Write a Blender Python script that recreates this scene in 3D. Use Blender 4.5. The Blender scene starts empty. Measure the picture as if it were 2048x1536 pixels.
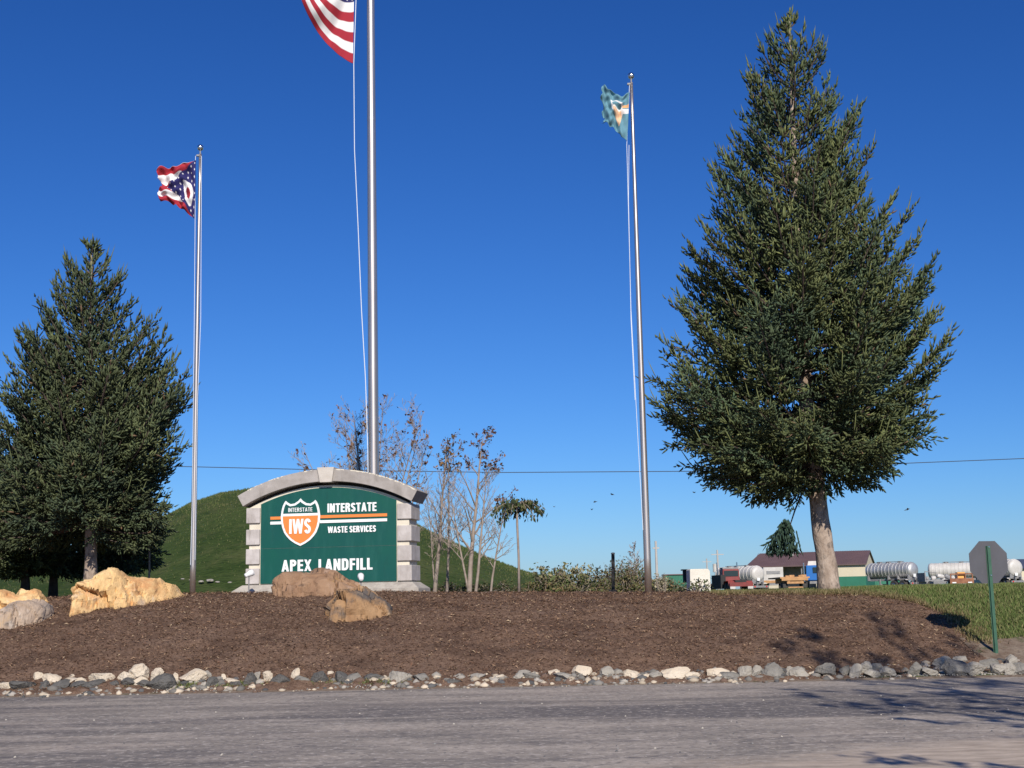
import bpy, math, random
import numpy as np
from mathutils import Vector, Matrix, noise
R = math.radians
S = bpy.context.scene
COL = S.collection
# ---------------------------------------------------------------- camera numbers
F = 2600.; PITCH = math.atan(422/2600); ROLL = R(1.16); CZ = 1.5
cp, sp = math.cos(PITCH), math.sin(PITCH)
FW = np.array([0, cp, sp]); UP0 = np.array([0, -sp, cp]); RT0 = np.array([1., 0, 0])
RT = RT0*math.cos(ROLL) - UP0*math.sin(ROLL); UP = UP0*math.cos(ROLL) + RT0*math.sin(ROLL)
def at(px, py, Y):
    """point of the world at depth Y whose direction was measured in the photograph"""
    r = FW + RT*((px-1024)/F) + UP*((768-py)/F)
    return Vector(np.array([0, 0, CZ]) + r*(Y/r[1]))
# ---------------------------------------------------------------- terrain
def sstep(a, b, x):
    t = min(1, max(0, (x-a)/(b-a))); return t*t*(3-2*t)
def bank0(x): return 22.15 + 1.1*sstep(5, 9, x)
def crest(x): return 1.62 - .15*sstep(-6, 3, x) - .045*sstep(2.5, 4.5, x)*(1-sstep(6.5, 9, x)) - .02*sstep(6, 11, x)
def nz(x, y, s=1., o=0.): return noise.noise(Vector((x*s+o, y*s-o, o*.7)))
def ground_z(x, y):
    a = bank0(x); b = 29.0; zc = crest(x)
    if y < a: return -.06 + .09*sstep(22.0, 22.15, y)
    t = (y-a)/(b-a)
    if t < 1: z = .03 + (zc-.03)*(1-(1-t)**1.55)
    else: z = zc
    if y < 45: z += .05*nz(x, y, .5, 3)*sstep(22.5, 24, y)*(1-sstep(27, 29, y)*.8)
    if y > 31.5: z -= (zc-1.3)*sstep(31.5, 70, y)
    return z
def mulch_limit(x):
    w = .14*nz(x, 0, 1.3, 8)+.07*nz(x, 0, 4, 2)
    if x < 3.6: return 33.5
    if x < 4.4: return 33.5 - 5.2*sstep(3.6, 4.4, x) + w
    if x < 6.4: return 28.3 + w
    return 28.3 - 2.2*((x-6.4)/2.1)**2.2 + w
def in_mulch(x, y):
    xb = 8.42 + .12*nz(0, y, 1.2, 5) + .06*nz(0, y, 5, 1)
    return x < xb and y < mulch_limit(x) and y > bank0(x)-.12
# ---------------------------------------------------------------- mesh helpers
class MB:
    def __init__(s, M=None): s.v = []; s.f = []; s.M = M or Matrix()
    def add(s, vs, fs):
        o = len(s.v); s.v += [tuple(s.M @ Vector(p)) for p in vs]; s.f += [tuple(i+o for i in f) for f in fs]; return s
    def box(s, x0, x1, y0, y1, z0, z1, tp=0, tq=0):
        return s.add([(x0, y0, z0), (x1, y0, z0), (x1, y1, z0), (x0, y1, z0), (x0+tp, y0+tq, z1), (x1-tp, y0+tq, z1), (x1-tp, y1-tq, z1), (x0+tp, y1-tq, z1)],
                     [(0, 3, 2, 1), (4, 5, 6, 7), (0, 1, 5, 4), (1, 2, 6, 5), (2, 3, 7, 6), (3, 0, 4, 7)])
    def tube(s, pts, rad, n=8, cap=True):
        pts = [Vector(p) for p in pts]; k = len(pts)
        rad = rad if isinstance(rad, (list, tuple)) else [rad]*k
        d = (pts[-1]-pts[0]).normalized()
        ref = Vector((0, 0, 1)) if abs(d.z) < .8 else Vector((1, 0, 0))
        vs = []
        for i, p in enumerate(pts):
            t = (pts[min(k-1, i+1)]-pts[max(0, i-1)]).normalized()
            a = t.cross(ref).normalized(); b = t.cross(a)
            for j in range(n):
                q = 2*math.pi*j/n; vs.append(p + (a*math.cos(q)+b*math.sin(q))*rad[i])
        fs = [(i*n+j, i*n+(j+1) % n, (i+1)*n+(j+1) % n, (i+1)*n+j) for i in range(k-1) for j in range(n)]
        if cap: fs += [tuple(range(n)), tuple(range((k-1)*n, k*n))[::-1]]
        return s.add(vs, fs)
    def lathe(s, prof, c=(0, 0, 0), axis='z', n=24):
        vs = []
        for r, h in prof:
            for j in range(n):
                q = 2*math.pi*j/n; a, b = r*math.cos(q), r*math.sin(q)
                p = {'z': (a, b, h), 'y': (a, h, b), 'x': (h, a, b)}[axis]
                vs.append((p[0]+c[0], p[1]+c[1], p[2]+c[2]))
        k = len(prof)
        fs = [(i*n+j, i*n+(j+1) % n, (i+1)*n+(j+1) % n, (i+1)*n+j) for i in range(k-1) for j in range(n)]
        fs += [tuple(range(n)), tuple(range((k-1)*n, k*n))[::-1]]
        return s.add(vs, fs)
    def prism(s, pts, y0, y1):
        """outline in x,z pushed through y0..y1"""
        n = len(pts)
        vs = [(p[0], y0, p[1]) for p in pts]+[(p[0], y1, p[1]) for p in pts]
        fs = [tuple(range(n)), tuple(range(n, 2*n))[::-1]]+[(i, i+n, (i+1) % n+n, (i+1) % n) for i in range(n)]
        return s.add(vs, fs)
    def build(s, name, m, parent=None, smooth=False, fix=True, bevel=0):
        me = bpy.data.meshes.new(name); me.from_pydata(s.v, [], s.f)
        if fix:
            import bmesh
            bm = bmesh.new(); bm.from_mesh(me); bmesh.ops.recalc_face_normals(bm, faces=bm.faces); bm.to_mesh(me); bm.free()
        me.materials.append(m)
        if smooth: me.polygons.foreach_set('use_smooth', [True]*len(me.polygons))
        o = bpy.data.objects.new(name, me); COL.objects.link(o)
        if parent: o.parent = parent
        if bevel:
            md = o.modifiers.new('b', 'BEVEL'); md.width = bevel; md.segments = 2; md.limit_method = 'ANGLE'
        return o
def npmesh(name, V, Fc, m, parent=None, smooth=False, colors=None):
    """V (n,3), Fc (k,3 or 4) arrays"""
    me = bpy.data.meshes.new(name); V = np.asarray(V, np.float32); Fc = np.asarray(Fc, np.int32)
    k, w = Fc.shape
    me.vertices.add(len(V)); me.vertices.foreach_set('co', V.ravel())
    me.loops.add(k*w); me.loops.foreach_set('vertex_index', Fc.ravel())
    me.polygons.add(k); me.polygons.foreach_set('loop_start', np.arange(0, k*w, w, dtype=np.int32))
    me.update(calc_edges=True)
    if smooth: me.polygons.foreach_set('use_smooth', np.ones(k, bool))
    if colors is not None:
        ca = me.color_attributes.new('Col', 'FLOAT_COLOR', 'POINT')
        c = np.ones((len(V), 4), np.float32); c[:, :3] = colors; ca.data.foreach_set('color', c.ravel())
    me.materials.append(m)
    o = bpy.data.objects.new(name, me); COL.objects.link(o)
    if parent: o.parent = parent
    return o
def thing(name, label, cat, loc=(0, 0, 0), rz=0, group=None):
    o = bpy.data.objects.new(name, None); COL.objects.link(o); o.empty_display_size = .2
    o.location = loc; o.rotation_euler = (0, 0, rz); return tag(o, label, cat, group)
def tag(o, label, cat, group=None, kind=None):
    o['label'] = label; o['category'] = cat
    if group: o['group'] = group
    if kind: o['kind'] = kind
    return o
def struct(o, label=None):
    o['kind'] = 'structure'
    if label: o['label'] = label
    return o
# ---------------------------------------------------------------- materials
def mat(name, c, rough=.7, metal=0, c2=None, scale=5, detail=6, lo=.35, hi=.65, bump=0, bscale=None, sc=(1, 1, 1), spec=.5, extra=None, bdist=.02, attr=False):
    m = bpy.data.materials.new(name); m.use_nodes = True; nt = m.node_tree; N = nt.nodes; L = nt.links
    b = N['Principled BSDF']; b.inputs['Roughness'].default_value = rough; b.inputs['Metallic'].default_value = metal
    b.inputs['Specular IOR Level'].default_value = spec
    b.inputs['Base Color'].default_value = (*c, 1)
    tc = N.new('ShaderNodeTexCoord'); mp = N.new('ShaderNodeMapping'); mp.inputs['Scale'].default_value = sc; L.new(tc.outputs['Object'], mp.inputs[0])
    col = None
    if attr:
        at_ = N.new('ShaderNodeAttribute'); at_.attribute_name = 'Col'; col = at_.outputs['Color']
    if c2 is not None:
        n = N.new('ShaderNodeTexNoise'); n.inputs['Scale'].default_value = scale; n.inputs['Detail'].default_value = detail; n.inputs['Roughness'].default_value = .6
        L.new(mp.outputs[0], n.inputs[0])
        r = N.new('ShaderNodeValToRGB'); r.color_ramp.elements[0].position = lo; r.color_ramp.elements[1].position = hi
        r.color_ramp.elements[0].color = (*c, 1); r.color_ramp.elements[1].color = (*c2, 1); L.new(n.outputs[0], r.inputs[0]); col = r.outputs[0]
    for (cc, s_, l_, h_, fac, scv) in (extra or []):
        n = N.new('ShaderNodeTexNoise'); n.inputs['Scale'].default_value = s_; n.inputs['Detail'].default_value = 5; n.inputs['Roughness'].default_value = .65
        m2 = N.new('ShaderNodeMapping'); m2.inputs['Scale'].default_value = scv; m2.inputs['Location'].default_value = (s_, 2*s_, 3); L.new(tc.outputs['Object'], m2.inputs[0]); L.new(m2.outputs[0], n.inputs[0])
        r = N.new('ShaderNodeMapRange'); r.inputs[1].default_value = l_; r.inputs[2].default_value = h_; r.inputs[3].default_value = 0; r.inputs[4].default_value = fac
        L.new(n.outputs[0], r.inputs[0]); x = N.new('ShaderNodeMix'); x.data_type = 'RGBA'
        L.new(r.outputs[0], x.inputs[0]); x.inputs[7].default_value = (*cc, 1)
        if col is None: x.inputs[6].default_value = (*c, 1)
        else: L.new(col, x.inputs[6])
        col = x.outputs[2]
    if col is not None: L.new(col, b.inputs['Base Color'])
    if bump:
        n = N.new('ShaderNodeTexNoise'); n.inputs['Scale'].default_value = bscale or scale*3; n.inputs['Detail'].default_value = 8; L.new(mp.outputs[0], n.inputs[0])
        bp = N.new('ShaderNodeBump'); bp.inputs['Strength'].default_value = bump; bp.inputs['Distance'].default_value = bdist
        L.new(n.outputs[0], bp.inputs['Height']); L.new(bp.outputs[0], b.inputs['Normal'])
    m['tree'] = 0
    return m
U = (1, 1, 1)
M = {}
M['road'] = mat('asphalt', (.275, .238, .2), .9, c2=(.41, .35, .29), scale=1.3, sc=(.5, .9, 1), lo=.4, hi=.6, bump=.5, bscale=26, bdist=.015, spec=.25,
    extra=[((.5, .41, .33), .9, .5, .72, .6, (.2, .7, 1)), ((.135, .12, .112), .5, .47, .6, .9, (.2, 1.0, 1)), ((.55, .48, .41), 5, .55, .7, .6, (.7, 1, 1)), ((.13, .12, .12), 6, .54, .66, .6, (.7, 1, 1)), ((.66, .58, .5), 11, .55, .64, .6, U), ((.11, .1, .1), 12, .54, .64, .65, U)])
M['dust'] = mat('shoulder_dust', (.58, .47, .365), .95, c2=(.46, .375, .295), scale=3, sc=(.3, 1, 1), bump=.3, bscale=40, extra=[((.26, .23, .2), 3, .52, .66, .7, (.3, 1, 1)), ((.62, .53, .44), 22, .56, .66, .6, U), ((.2, .18, .16), 26, .56, .66, .6, U)])
M['mulch'] = mat('mulch', (.135, .08, .053), .95, c2=(.25, .162, .112), scale=16, lo=.35, hi=.68, bump=1, bscale=45, bdist=.03, spec=.15,
    extra=[((.26, .18, .135), 1.1, .5, .75, .5, U), ((.045, .028, .022), 60, .5, .62, .6, U), ((.07, .042, .03), .8, .5, .62, .55, (1, 1.6, 1)), ((.3, .2, .14), 2.7, .58, .7, .35, U)])
M['chips'] = mat('bark_chips', (1, 1, 1), .9, attr=True, spec=.2)
M['ground'] = mat('meadow', (.075, .11, .032), .95, c2=(.14, .155, .06), scale=1.6, bump=.8, bscale=30, spec=.1,
    extra=[((.2, .16, .08), 1.1, .55, .75, .5, U), ((.03, .05, .015), 9, .5, .66, .6, U)])
M['dirt'] = mat('dirt', (.15, .105, .075), .95, c2=(.24, .19, .145), scale=5, bump=.8, bscale=30, spec=.15, extra=[((.08, .06, .05), 12, .52, .66, .6, U), ((.06, .08, .03), 2.2, .6, .68, .7, U)])
M['hill'] = mat('hill_grass', (.036, .06, .016), .95, c2=(.068, .095, .03), scale=.09, detail=9, bump=.7, bscale=2.5, bdist=.4, spec=.05,
    extra=[((.12, .12, .05), .16, .52, .7, .55, (1, .5, 2)), ((.1, .1, .045), .5, .54, .7, .5, (1, .4, 2)), ((.018, .034, .01), 1.3, .5, .66, .6, U), ((.085, .1, .04), 2.4, .6, .72, .35, U)])
M['blade'] = mat('grass_blades', (1, 1, 1), .8, attr=True, spec=.2)
M['needle'] = mat('spruce_needles', (1, 1, 1), .65, attr=True, spec=.25)
M['bark'] = mat('spruce_bark', (.26, .195, .15), .95, c2=(.46, .37, .3), scale=5, sc=(1, 1, .6), bump=1, bscale=14, bdist=.03, spec=.1, extra=[((.09, .07, .06), 9, .54, .66, .7, (1, 1, .5)), ((.42, .37, .32), 4, .6, .7, .5, U)])
M['darkbark'] = mat('dark_bark', (.06, .045, .038), .95, c2=(.13, .1, .085), scale=6, bump=.6, spec=.1)
M['twig'] = mat('twigs', (.24, .19, .16), .9, c2=(.36, .3, .26), scale=6, spec=.15)
M['leafb'] = mat('dry_leaves', (1, 1, 1), .8, attr=True, spec=.2)
M['conc'] = mat('cast_stone', (.43, .39, .365), .85, c2=(.56, .515, .49), scale=4, bump=.35, bscale=40, bdist=.006, spec=.25,
    extra=[((.3, .265, .24), 2.2, .5, .68, .6, (1, 1, .35)), ((.26, .23, .2), 12, .58, .7, .5, (1, 1, .25)), ((.5, .47, .43), 14, .66, .7, .7, (1, 1, .3))])
M['cap'] = mat('weathered_cap_stone', (.31, .28, .255), .85, c2=(.43, .395, .37), scale=3, bump=.4, bscale=40, bdist=.006, spec=.2, extra=[((.19, .17, .15), 2.5, .55, .7, .5, (1, 1, .4)), ((.4, .37, .33), 9, .64, .7, .6, (1, 1, .3))])
M['plinth'] = mat('worn_plinth_concrete', (.36, .32, .28), .85, c2=(.47, .43, .375), scale=5, bump=.3, bscale=40, bdist=.006, spec=.2, extra=[((.26, .23, .2), 3, .52, .68, .6, U), ((.6, .56, .48), 9, .6, .7, .7, (1, 1, 2))])
M['conc2'] = mat('pale_cast_stone', (.52, .47, .41), .85, c2=(.6, .55, .49), scale=5, bump=.3, bscale=40, bdist=.005, spec=.25, extra=[((.34, .31, .28), 6, .58, .7, .6, U)])
M['cream'] = mat('cream_stucco', (.72, .66, .54), .85, c2=(.62, .56, .45), scale=5, bump=.3, bscale=60, bdist=.004, spec=.25)
M['green'] = mat('green_panel', (.004, .088, .062), .45, c2=(.0035, .07, .064), scale=.8, lo=.3, hi=.7, spec=.35, bump=.12, bscale=1.5, bdist=.02, extra=[((.02, .115, .095), 3, .5, .72, .5, (1.5, 1, .3)), ((.006, .06, .05), 9, .58, .7, .4, (1, 1, .3))])
M['white'] = mat('white_letters', (.85, .85, .84), .5)
M['orange'] = mat('orange_vinyl', (.8, .235, .045), .45)
M['steel'] = mat('brushed_aluminium', (.66, .58, .52), .36, .85, c2=(.56, .49, .44), scale=3, sc=(1, 1, .15), extra=[((.38, .35, .33), 2, .58, .75, .5, (2, 2, .3))])
M['ball'] = mat('finial_metal', (.75, .75, .76), .22, 1)
M['rope'] = mat('halyard_rope', (.7, .75, .82), .8)
M['flag'] = mat('flag_cloth', (1, 1, 1), .8, attr=True, spec=.15)
M['signback'] = mat('aluminium_sign_back', (.1, .1, .112), .65, .2, c2=(.085, .085, .095), scale=2.5, extra=[((.15, .145, .145), 12, .62, .7, .4, U)])
M['post'] = mat('green_post', (.04, .11, .07), .55, .2, c2=(.055, .135, .085), scale=8)
M['red'] = mat('stop_red', (.6, .02, .02), .4)
M['wire'] = mat('cable', (.05, .06, .08), .7)
M['black'] = mat('black_rubber', (.02, .02, .022), .8, c2=(.035, .032, .03), scale=6)
M['tyre'] = mat('tyre_rubber', (.03, .03, .032), .85, c2=(.07, .063, .055), scale=3)
M['tank'] = mat('dull_aluminium_tank', (.5, .49, .48), .45, .55, c2=(.62, .61, .59), scale=1.2, extra=[((.25, .24, .24), 1.5, .55, .7, .5, U)])
M['tankw'] = mat('pale_tank_paint', (.62, .59, .55), .45, 0, c2=(.5, .47, .43), scale=1.5)
M['bluep'] = mat('blue_truck_paint', (.02, .14, .42), .35)
M['redp'] = mat('red_truck_paint', (.26, .035, .03), .45, c2=(.16, .03, .025), scale=2)
M['tan'] = mat('tan_deck', (.55, .3, .13), .8, c2=(.4, .22, .1), scale=3)
M['rust'] = mat('rusty_steel', (.22, .085, .045), .8, c2=(.34, .15, .08), scale=2.5)
M['grey'] = mat('grey_steel', (.2, .2, .21), .6, c2=(.3, .29, .28), scale=2)
M['yellow'] = mat('orange_yellow_paint', (.75, .33, .04), .5)
M['glass'] = mat('truck_glass', (.02, .035, .04), .1)
M['wwall'] = mat('cream_siding', (.66, .58, .42), .7, c2=(.6, .53, .39), scale=.6)
M['gwall'] = mat('green_wainscot', (.02, .15, .09), .6, c2=(.025, .18, .11), scale=.6)
M['roof'] = mat('brown_metal_roof', (.12, .075, .075), .6, c2=(.145, .09, .088), scale=.4)
M['chalk'] = mat('weathered_white_block', (.76, .72, .64), .8, c2=(.66, .62, .54), scale=4, bump=.3, extra=[((.45, .4, .33), 7, .6, .72, .6, U)])
M['lamp'] = mat('white_floodlight', (.8, .8, .8), .5)
M['pole'] = mat('weathered_pole', (.4, .37, .35), .85, c2=(.5, .47, .44), scale=1)
M['bird'] = mat('dark_feathers', (.05, .045, .045), .9)
def rockmat(name, a, b, ex, bs=9, bump=.8): return mat(name, a, .9, c2=b, scale=2.2, bump=bump, bscale=bs, bdist=.05, spec=.2, extra=ex)
M['gold'] = rockmat('golden_sandstone', (.68, .43, .19), (.78, .55, .28), [((.56, .28, .12), 1.5, .48, .64, .85, (1, 1, 1.6)), ((.5, .42, .34), 1.2, .6, .7, .6, U), ((.78, .66, .5), 5, .62, .72, .6, (1, 1, .4)), ((.2, .13, .07), 7, .63, .7, .7, (.5, .5, 2))])
M['tanrock'] = rockmat('tan_grey_sandstone', (.36, .27, .2), (.48, .37, .28), [((.16, .15, .15), 1.3, .5, .62, .85, U), ((.5, .33, .16), 1.6, .58, .68, .7, U), ((.6, .52, .44), 6, .6, .7, .5, (1, 1, .4))])
M['brownrock'] = rockmat('brown_sandstone', (.24, .14, .085), (.35, .22, .135), [((.4, .28, .21), 3.2, .54, .68, .55, (1, 1, .35)), ((.36, .22, .06), 1.2, .6, .7, .7, U), ((.1, .07, .055), 4, .6, .7, .7, (.4, .4, 1.8))])
M['mixrock'] = rockmat('brown_grey_sandstone', (.27, .155, .08), (.38, .235, .125), [((.1, .09, .085), 1.8, .47, .6, .95, U), ((.5, .38, .25), 3, .6, .7, .6, U), ((.09, .06, .045), 5, .62, .7, .7, (.5, .5, 1.6))])
M['creamrock'] = rockmat('cream_limestone', (.52, .43, .32), (.66, .57, .45), [((.42, .36, .28), 5, .56, .7, .5, U)], 22)
M['greyrock'] = rockmat('grey_limestone', (.15, .14, .125), (.25, .235, .21), [((.36, .33, .29), 7, .58, .7, .6, U)], 22)
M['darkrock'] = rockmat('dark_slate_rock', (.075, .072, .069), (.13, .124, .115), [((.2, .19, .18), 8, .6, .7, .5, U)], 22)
M['palerock'] = rockmat('pale_grey_limestone', (.27, .245, .21), (.38, .35, .3), [((.25, .24, .23), 5, .56, .68, .6, U)], 22)
# ---------------------------------------------------------------- ground sheets
def grid(xs, ys, fz, name, m, keep=None, smooth=True, hole=None):
    nx, ny = len(xs), len(ys)
    V = [(x, y, fz(x, y)) for y in ys for x in xs]
    Fc = [(j*nx+i, j*nx+i+1, (j+1)*nx+i+1, (j+1)*nx+i) for j in range(ny-1) for i in range(nx-1) if keep is None or keep((xs[i]+xs[i+1])/2, (ys[j]+ys[j+1])/2)]
    return npmesh(name, V, Fc, m, smooth=smooth)
def spaced(*seg):
    out = []
    for a, b, s in seg:
        n = max(1, round((b-a)/s)); out += [a+(b-a)*i/n for i in range(n)]
    return out+[seg[-1][1]]
gx = spaced((-2500, -300, 550), (-300, -60, 60), (-60, -16, 4), (-16, 16, .25), (16, 60, 4), (60, 300, 60), (300, 2500, 550))
gy = spaced((-400, -40, 90), (-40, 21, 15), (21, 23.5, .12), (23.5, 32, .2), (32, 45, 1), (45, 110, 6), (110, 400, 40), (400, 4000, 600))
def gz(x, y):
    z = ground_z(x, y)
    if y < 31 and in_mulch(x, y) and in_mulch(x+.3, y) and in_mulch(x, y+.3): z -= .07
    elif 21.9 < y < 45: z += .015*nz(x, y, 6)+.02*nz(x, y, 2.2, 4)
    return z
struct(grid(gx, gy, gz, 'ground', M['ground']))
def mz(x, y):
    e = min(1, max(0, (8.45-x)/.3))*min(1, max(0, (mulch_limit(x)-y)/.3))
    return ground_z(x, y) + .012 + e*(.02 + .03*noise.noise(Vector((x*4, y*4, 0))) + .028*noise.noise(Vector((x*13, y*13, 4)))) + .05*e*nz(x, y, 1.1, 9)
struct(grid(spaced((-24, -10, .3), (-10, 8.8, .07)), spaced((22.0, 29.6, .07), (29.6, 33.6, .4)), mz, 'mulch_bed', M['mulch'], keep=in_mulch))
# dirt strip between road and mulch (ragged verge)
def verge_z(x, y): return -.035 + .06*sstep(21.8, 22.12, y) + max(0, ground_z(x, y)-.03) + .01*nz(x, y, 7)*sstep(21.8, 22.1, y)+.008*nz(x, 0, .9, 4)
struct(grid(spaced((-24, -10, .5), (-10, 14, .1)), spaced((21.7, 23.4, .05)), verge_z, 'dirt_verge', M['dirt'],
            keep=lambda x, y: y < bank0(x)+.25+.15*nz(x, 0, 2, 6)))
# bare soil at right end of mulch
struct(grid(spaced((8.2, 14, .1)), spaced((23, 25.4, .1)), lambda x, y: ground_z(x, y)+.03+.02*nz(x, y, 5), 'bare_soil', M['dirt'],
            keep=lambda x, y: y < 24.6+.7*nz(x, y, .9, 3)+.3*nz(x, y, 4, 1) and y > bank0(x)-.2))
struct(grid(spaced((-400, -40, 60), (-40, 40, 2), (40, 400, 60)), spaced((-9, 22.15, 1.3)), lambda x, y: 0.0, 'road', M['road']))
# gravel dust dragged over the asphalt nearest the camera: part of the road's own colour
def dusty_road():
    nt = M['road'].node_tree; N = nt.nodes; L = nt.links; b = N['Principled BSDF']; old = b.inputs['Base Color'].links[0].from_socket
    tc = N.new('ShaderNodeTexCoord'); sx = N.new('ShaderNodeSeparateXYZ'); L.new(tc.outputs['Object'], sx.inputs[0])
    def mth(op, a, b_=None, c=None):
        n = N.new('ShaderNodeMath'); n.operation = op
        for i, v in enumerate((a, b_, c)):
            if v is None: continue
            if isinstance(v, (int, float)): n.inputs[i].default_value = v
            else: L.new(v, n.inputs[i])
        return n.outputs[0]
    def noi(scale, vec):
        mp = N.new('ShaderNodeMapping'); mp.inputs['Scale'].default_value = vec; L.new(tc.outputs['Object'], mp.inputs[0])
        n = N.new('ShaderNodeTexNoise'); n.inputs['Scale'].default_value = scale; n.inputs['Detail'].default_value = 6; n.inputs['Roughness'].default_value = .65; L.new(mp.outputs[0], n.inputs[0]); return n.outputs[0]
    line = mth('MULTIPLY_ADD', sx.outputs[0], .55, 10.75)
    d = mth('SUBTRACT', line, sx.outputs[1])
    d = mth('ADD', d, mth('MULTIPLY_ADD', noi(.7, (.5, 1, 1)), 3.2, -1.6)); d = mth('ADD', d, mth('MULTIPLY_ADD', noi(5, (.4, 1, 1)), 1.8, -.9))
    mr = N.new('ShaderNodeMapRange'); mr.inputs[1].default_value = -.45; mr.inputs[2].default_value = .55; mr.inputs[4].default_value = .9; L.new(d, mr.inputs[0])
    rp = N.new('ShaderNodeValToRGB'); rp.color_ramp.elements[0].position = .36; rp.color_ramp.elements[1].position = .66; rp.color_ramp.elements[0].color = (.36, .29, .225, 1); rp.color_ramp.elements[1].color = (.6, .49, .385, 1); L.new(noi(7, (.35, 1, 1)), rp.inputs[0])
    x = N.new('ShaderNodeMix'); x.data_type = 'RGBA'; L.new(mr.outputs[0], x.inputs[0]); L.new(old, x.inputs[6]); L.new(rp.outputs[0], x.inputs[7])
    # long wheel tracks and a tar seam following the road
    t = mth('ADD', sx.outputs[1], mth('MULTIPLY_ADD', noi(.25, (.3, .3, 1)), 1.6, -.8))
    for yc, wd, fc in ((18.9, .55, .28), (20.6, .35, .2), (14.6, .4, .18)):
        g = mth('SUBTRACT', 1.0, mth('DIVIDE', mth('ABSOLUTE', mth('SUBTRACT', t, yc)), wd)); g = mth('MAXIMUM', g, 0.0); g = mth('MULTIPLY', g, mth('MULTIPLY', noi(1.3, (.2, 1, 1)), fc*2.6)); g = mth('MINIMUM', g, .75)
        y = N.new('ShaderNodeMix'); y.data_type = 'RGBA'; L.new(g, y.inputs[0]); L.new(x.outputs[2], y.inputs[6]); y.inputs[7].default_value = (.09, .083, .08, 1); x = y
    L.new(x.outputs[2], b.inputs['Base Color'])
dusty_road()
# ---------------------------------------------------------------- hill
hp = [(-900, 1215), (-400, 1190), (0, 1150), (150, 1112), (250, 1075), (320, 1043), (380, 1013), (440, 994), (480, 989), (560, 978), (640, 990), (740, 1020), (840, 1062), (900, 1090), (960, 1114), (1050, 1146), (1130, 1166), (1200, 1181), (1300, 1195)]
hq = [at(a, b, 165) for a, b in hp]
hX = [p.x for p in hq]; hZ = [p.z for p in hq]
def hill_z(x, y):
    t = (y-165)/(75 if y < 165 else 120)
    if abs(t) >= 1: return -1
    z = float(np.interp(x*165/max(90, y) if y < 165 else x, hX, hZ))
    f = (1-t*t)**1.1
    return 1.1+(z-1.1)*f + .35*nz(x, y, .05, 2)*f + .12*nz(x, y, .3, 7)*f
struct(grid(spaced((-125, 30, 1.2)), spaced((88, 290, 1.7)), hill_z, 'hill', M['hill']))
rs = np.random.RandomState(14)
def hill_blades(n):
    x = rs.uniform(-95, 25, n); y = 95+85*rs.rand(n)**.6; z = np.array([hill_z(a, b) for a, b in zip(x, y)]); k = z > 1.35; x, y, z = x[k], y[k], z[k]; n = len(x)
    h = rs.uniform(.08, .24, n)*np.clip(y/140, .6, 1.2); w = rs.uniform(.02, .05, n); lx = rs.normal(0, .08, n)
    V = np.stack([np.stack([x-w, y, z-.05], 1), np.stack([x+w, y, z-.05], 1), np.stack([x+lx, y, z+h], 1)], 1).reshape(-1, 3)
    pal = np.array([(.05, .08, .02), (.08, .1, .03), (.12, .12, .05), (.035, .06, .015)]); c = np.repeat(pal[rs.randint(4, size=n)]*rs.uniform(.7, 1.2, (n, 1)), 3, axis=0)
    return npmesh('hill_grass', V, np.arange(3*n).reshape(n, 3), M['blade'], colors=c)
tag(hill_blades(70000), 'rough grass covering the green hill behind the sign', 'grass', kind='stuff')
# ---------------------------------------------------------------- scattered bark chips and grass (uncountable stuff)
rs = np.random.RandomState(4)
def mulch_chips(n):
    V = []; C = []; k = 0
    pal = [(.09, .05, .035), (.17, .105, .075), (.24, .16, .115), (.06, .035, .028), (.36, .27, .2), (.13, .07, .05)]
    pw = [.3, .33, .14, .1, .04, .09]
    while k < n:
        x = rs.uniform(-11.5, 8.7); y = 22.2+6.9*rs.rand()**.9
        if not in_mulch(x, y): continue
        L = rs.uniform(.02, .08)*(1.7 if rs.rand() < .1 else 1); w = rs.uniform(.006, .016); a = rs.uniform(0, math.pi) if rs.rand() < .5 else rs.normal(0, .45)
        d = np.array([math.cos(a), math.sin(a), rs.normal(0, .3)+.24*math.sin(a)]); s = np.array([-math.sin(a), math.cos(a), rs.normal(0, .5)])
        c = np.array([x, y, mz(x, y)+rs.uniform(.006, .03)])
        b = np.array([0, 0, rs.uniform(-.012, .02)])
        V += [c-d*L/2-s*w/2, c+b+s*w*.7, c+d*L/2, c+b-s*w*.6]
        q = pal[rs.choice(6, p=pw)]; q = np.array(q)*(1.25, 1.22, 1.05)*rs.uniform(.8, 1.2); C += [q]*4; k += 1
    Fc = np.arange(4*n).reshape(n, 4)
    return npmesh('wood_chips', V, Fc, M['chips'], colors=np.array(C))
tag(mulch_chips(60000), 'shredded brown bark scattered over the mulch bank', 'bark mulch', kind='stuff')
def blades(name, n, region, hmin, hmax, pal, wd=.012, acc=None):
    V = []; C = []; k = 0; tries = 0
    while k < n and tries < n*20:
        tries += 1
        x, y = region()
        if acc and not acc(x, y): continue
        h = rs.uniform(hmin, hmax); a = rs.uniform(0, 6.28); w = wd*rs.uniform(.6, 1.3)
        z = ground_z(x, y)+.01; lx, ly = rs.normal(0, .4*h, 2)
        V += [(x-w*math.cos(a), y-w*math.sin(a), z), (x+w*math.cos(a), y+w*math.sin(a), z), (x+lx, y+ly, z+h)]
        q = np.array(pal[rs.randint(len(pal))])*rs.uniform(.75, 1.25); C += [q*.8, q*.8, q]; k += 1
    return npmesh(name, V, np.arange(3*k).reshape(k, 3), M['blade'], colors=np.array(C))
GP = [(.12, .17, .045), (.15, .19, .06), (.09, .135, .035), (.22, .2, .09), (.18, .2, .075)]
notm = lambda x, y: not in_mulch(x-.08, y-.06) and (y > 24.5+.6*nz(x, y, .9, 3))
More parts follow.
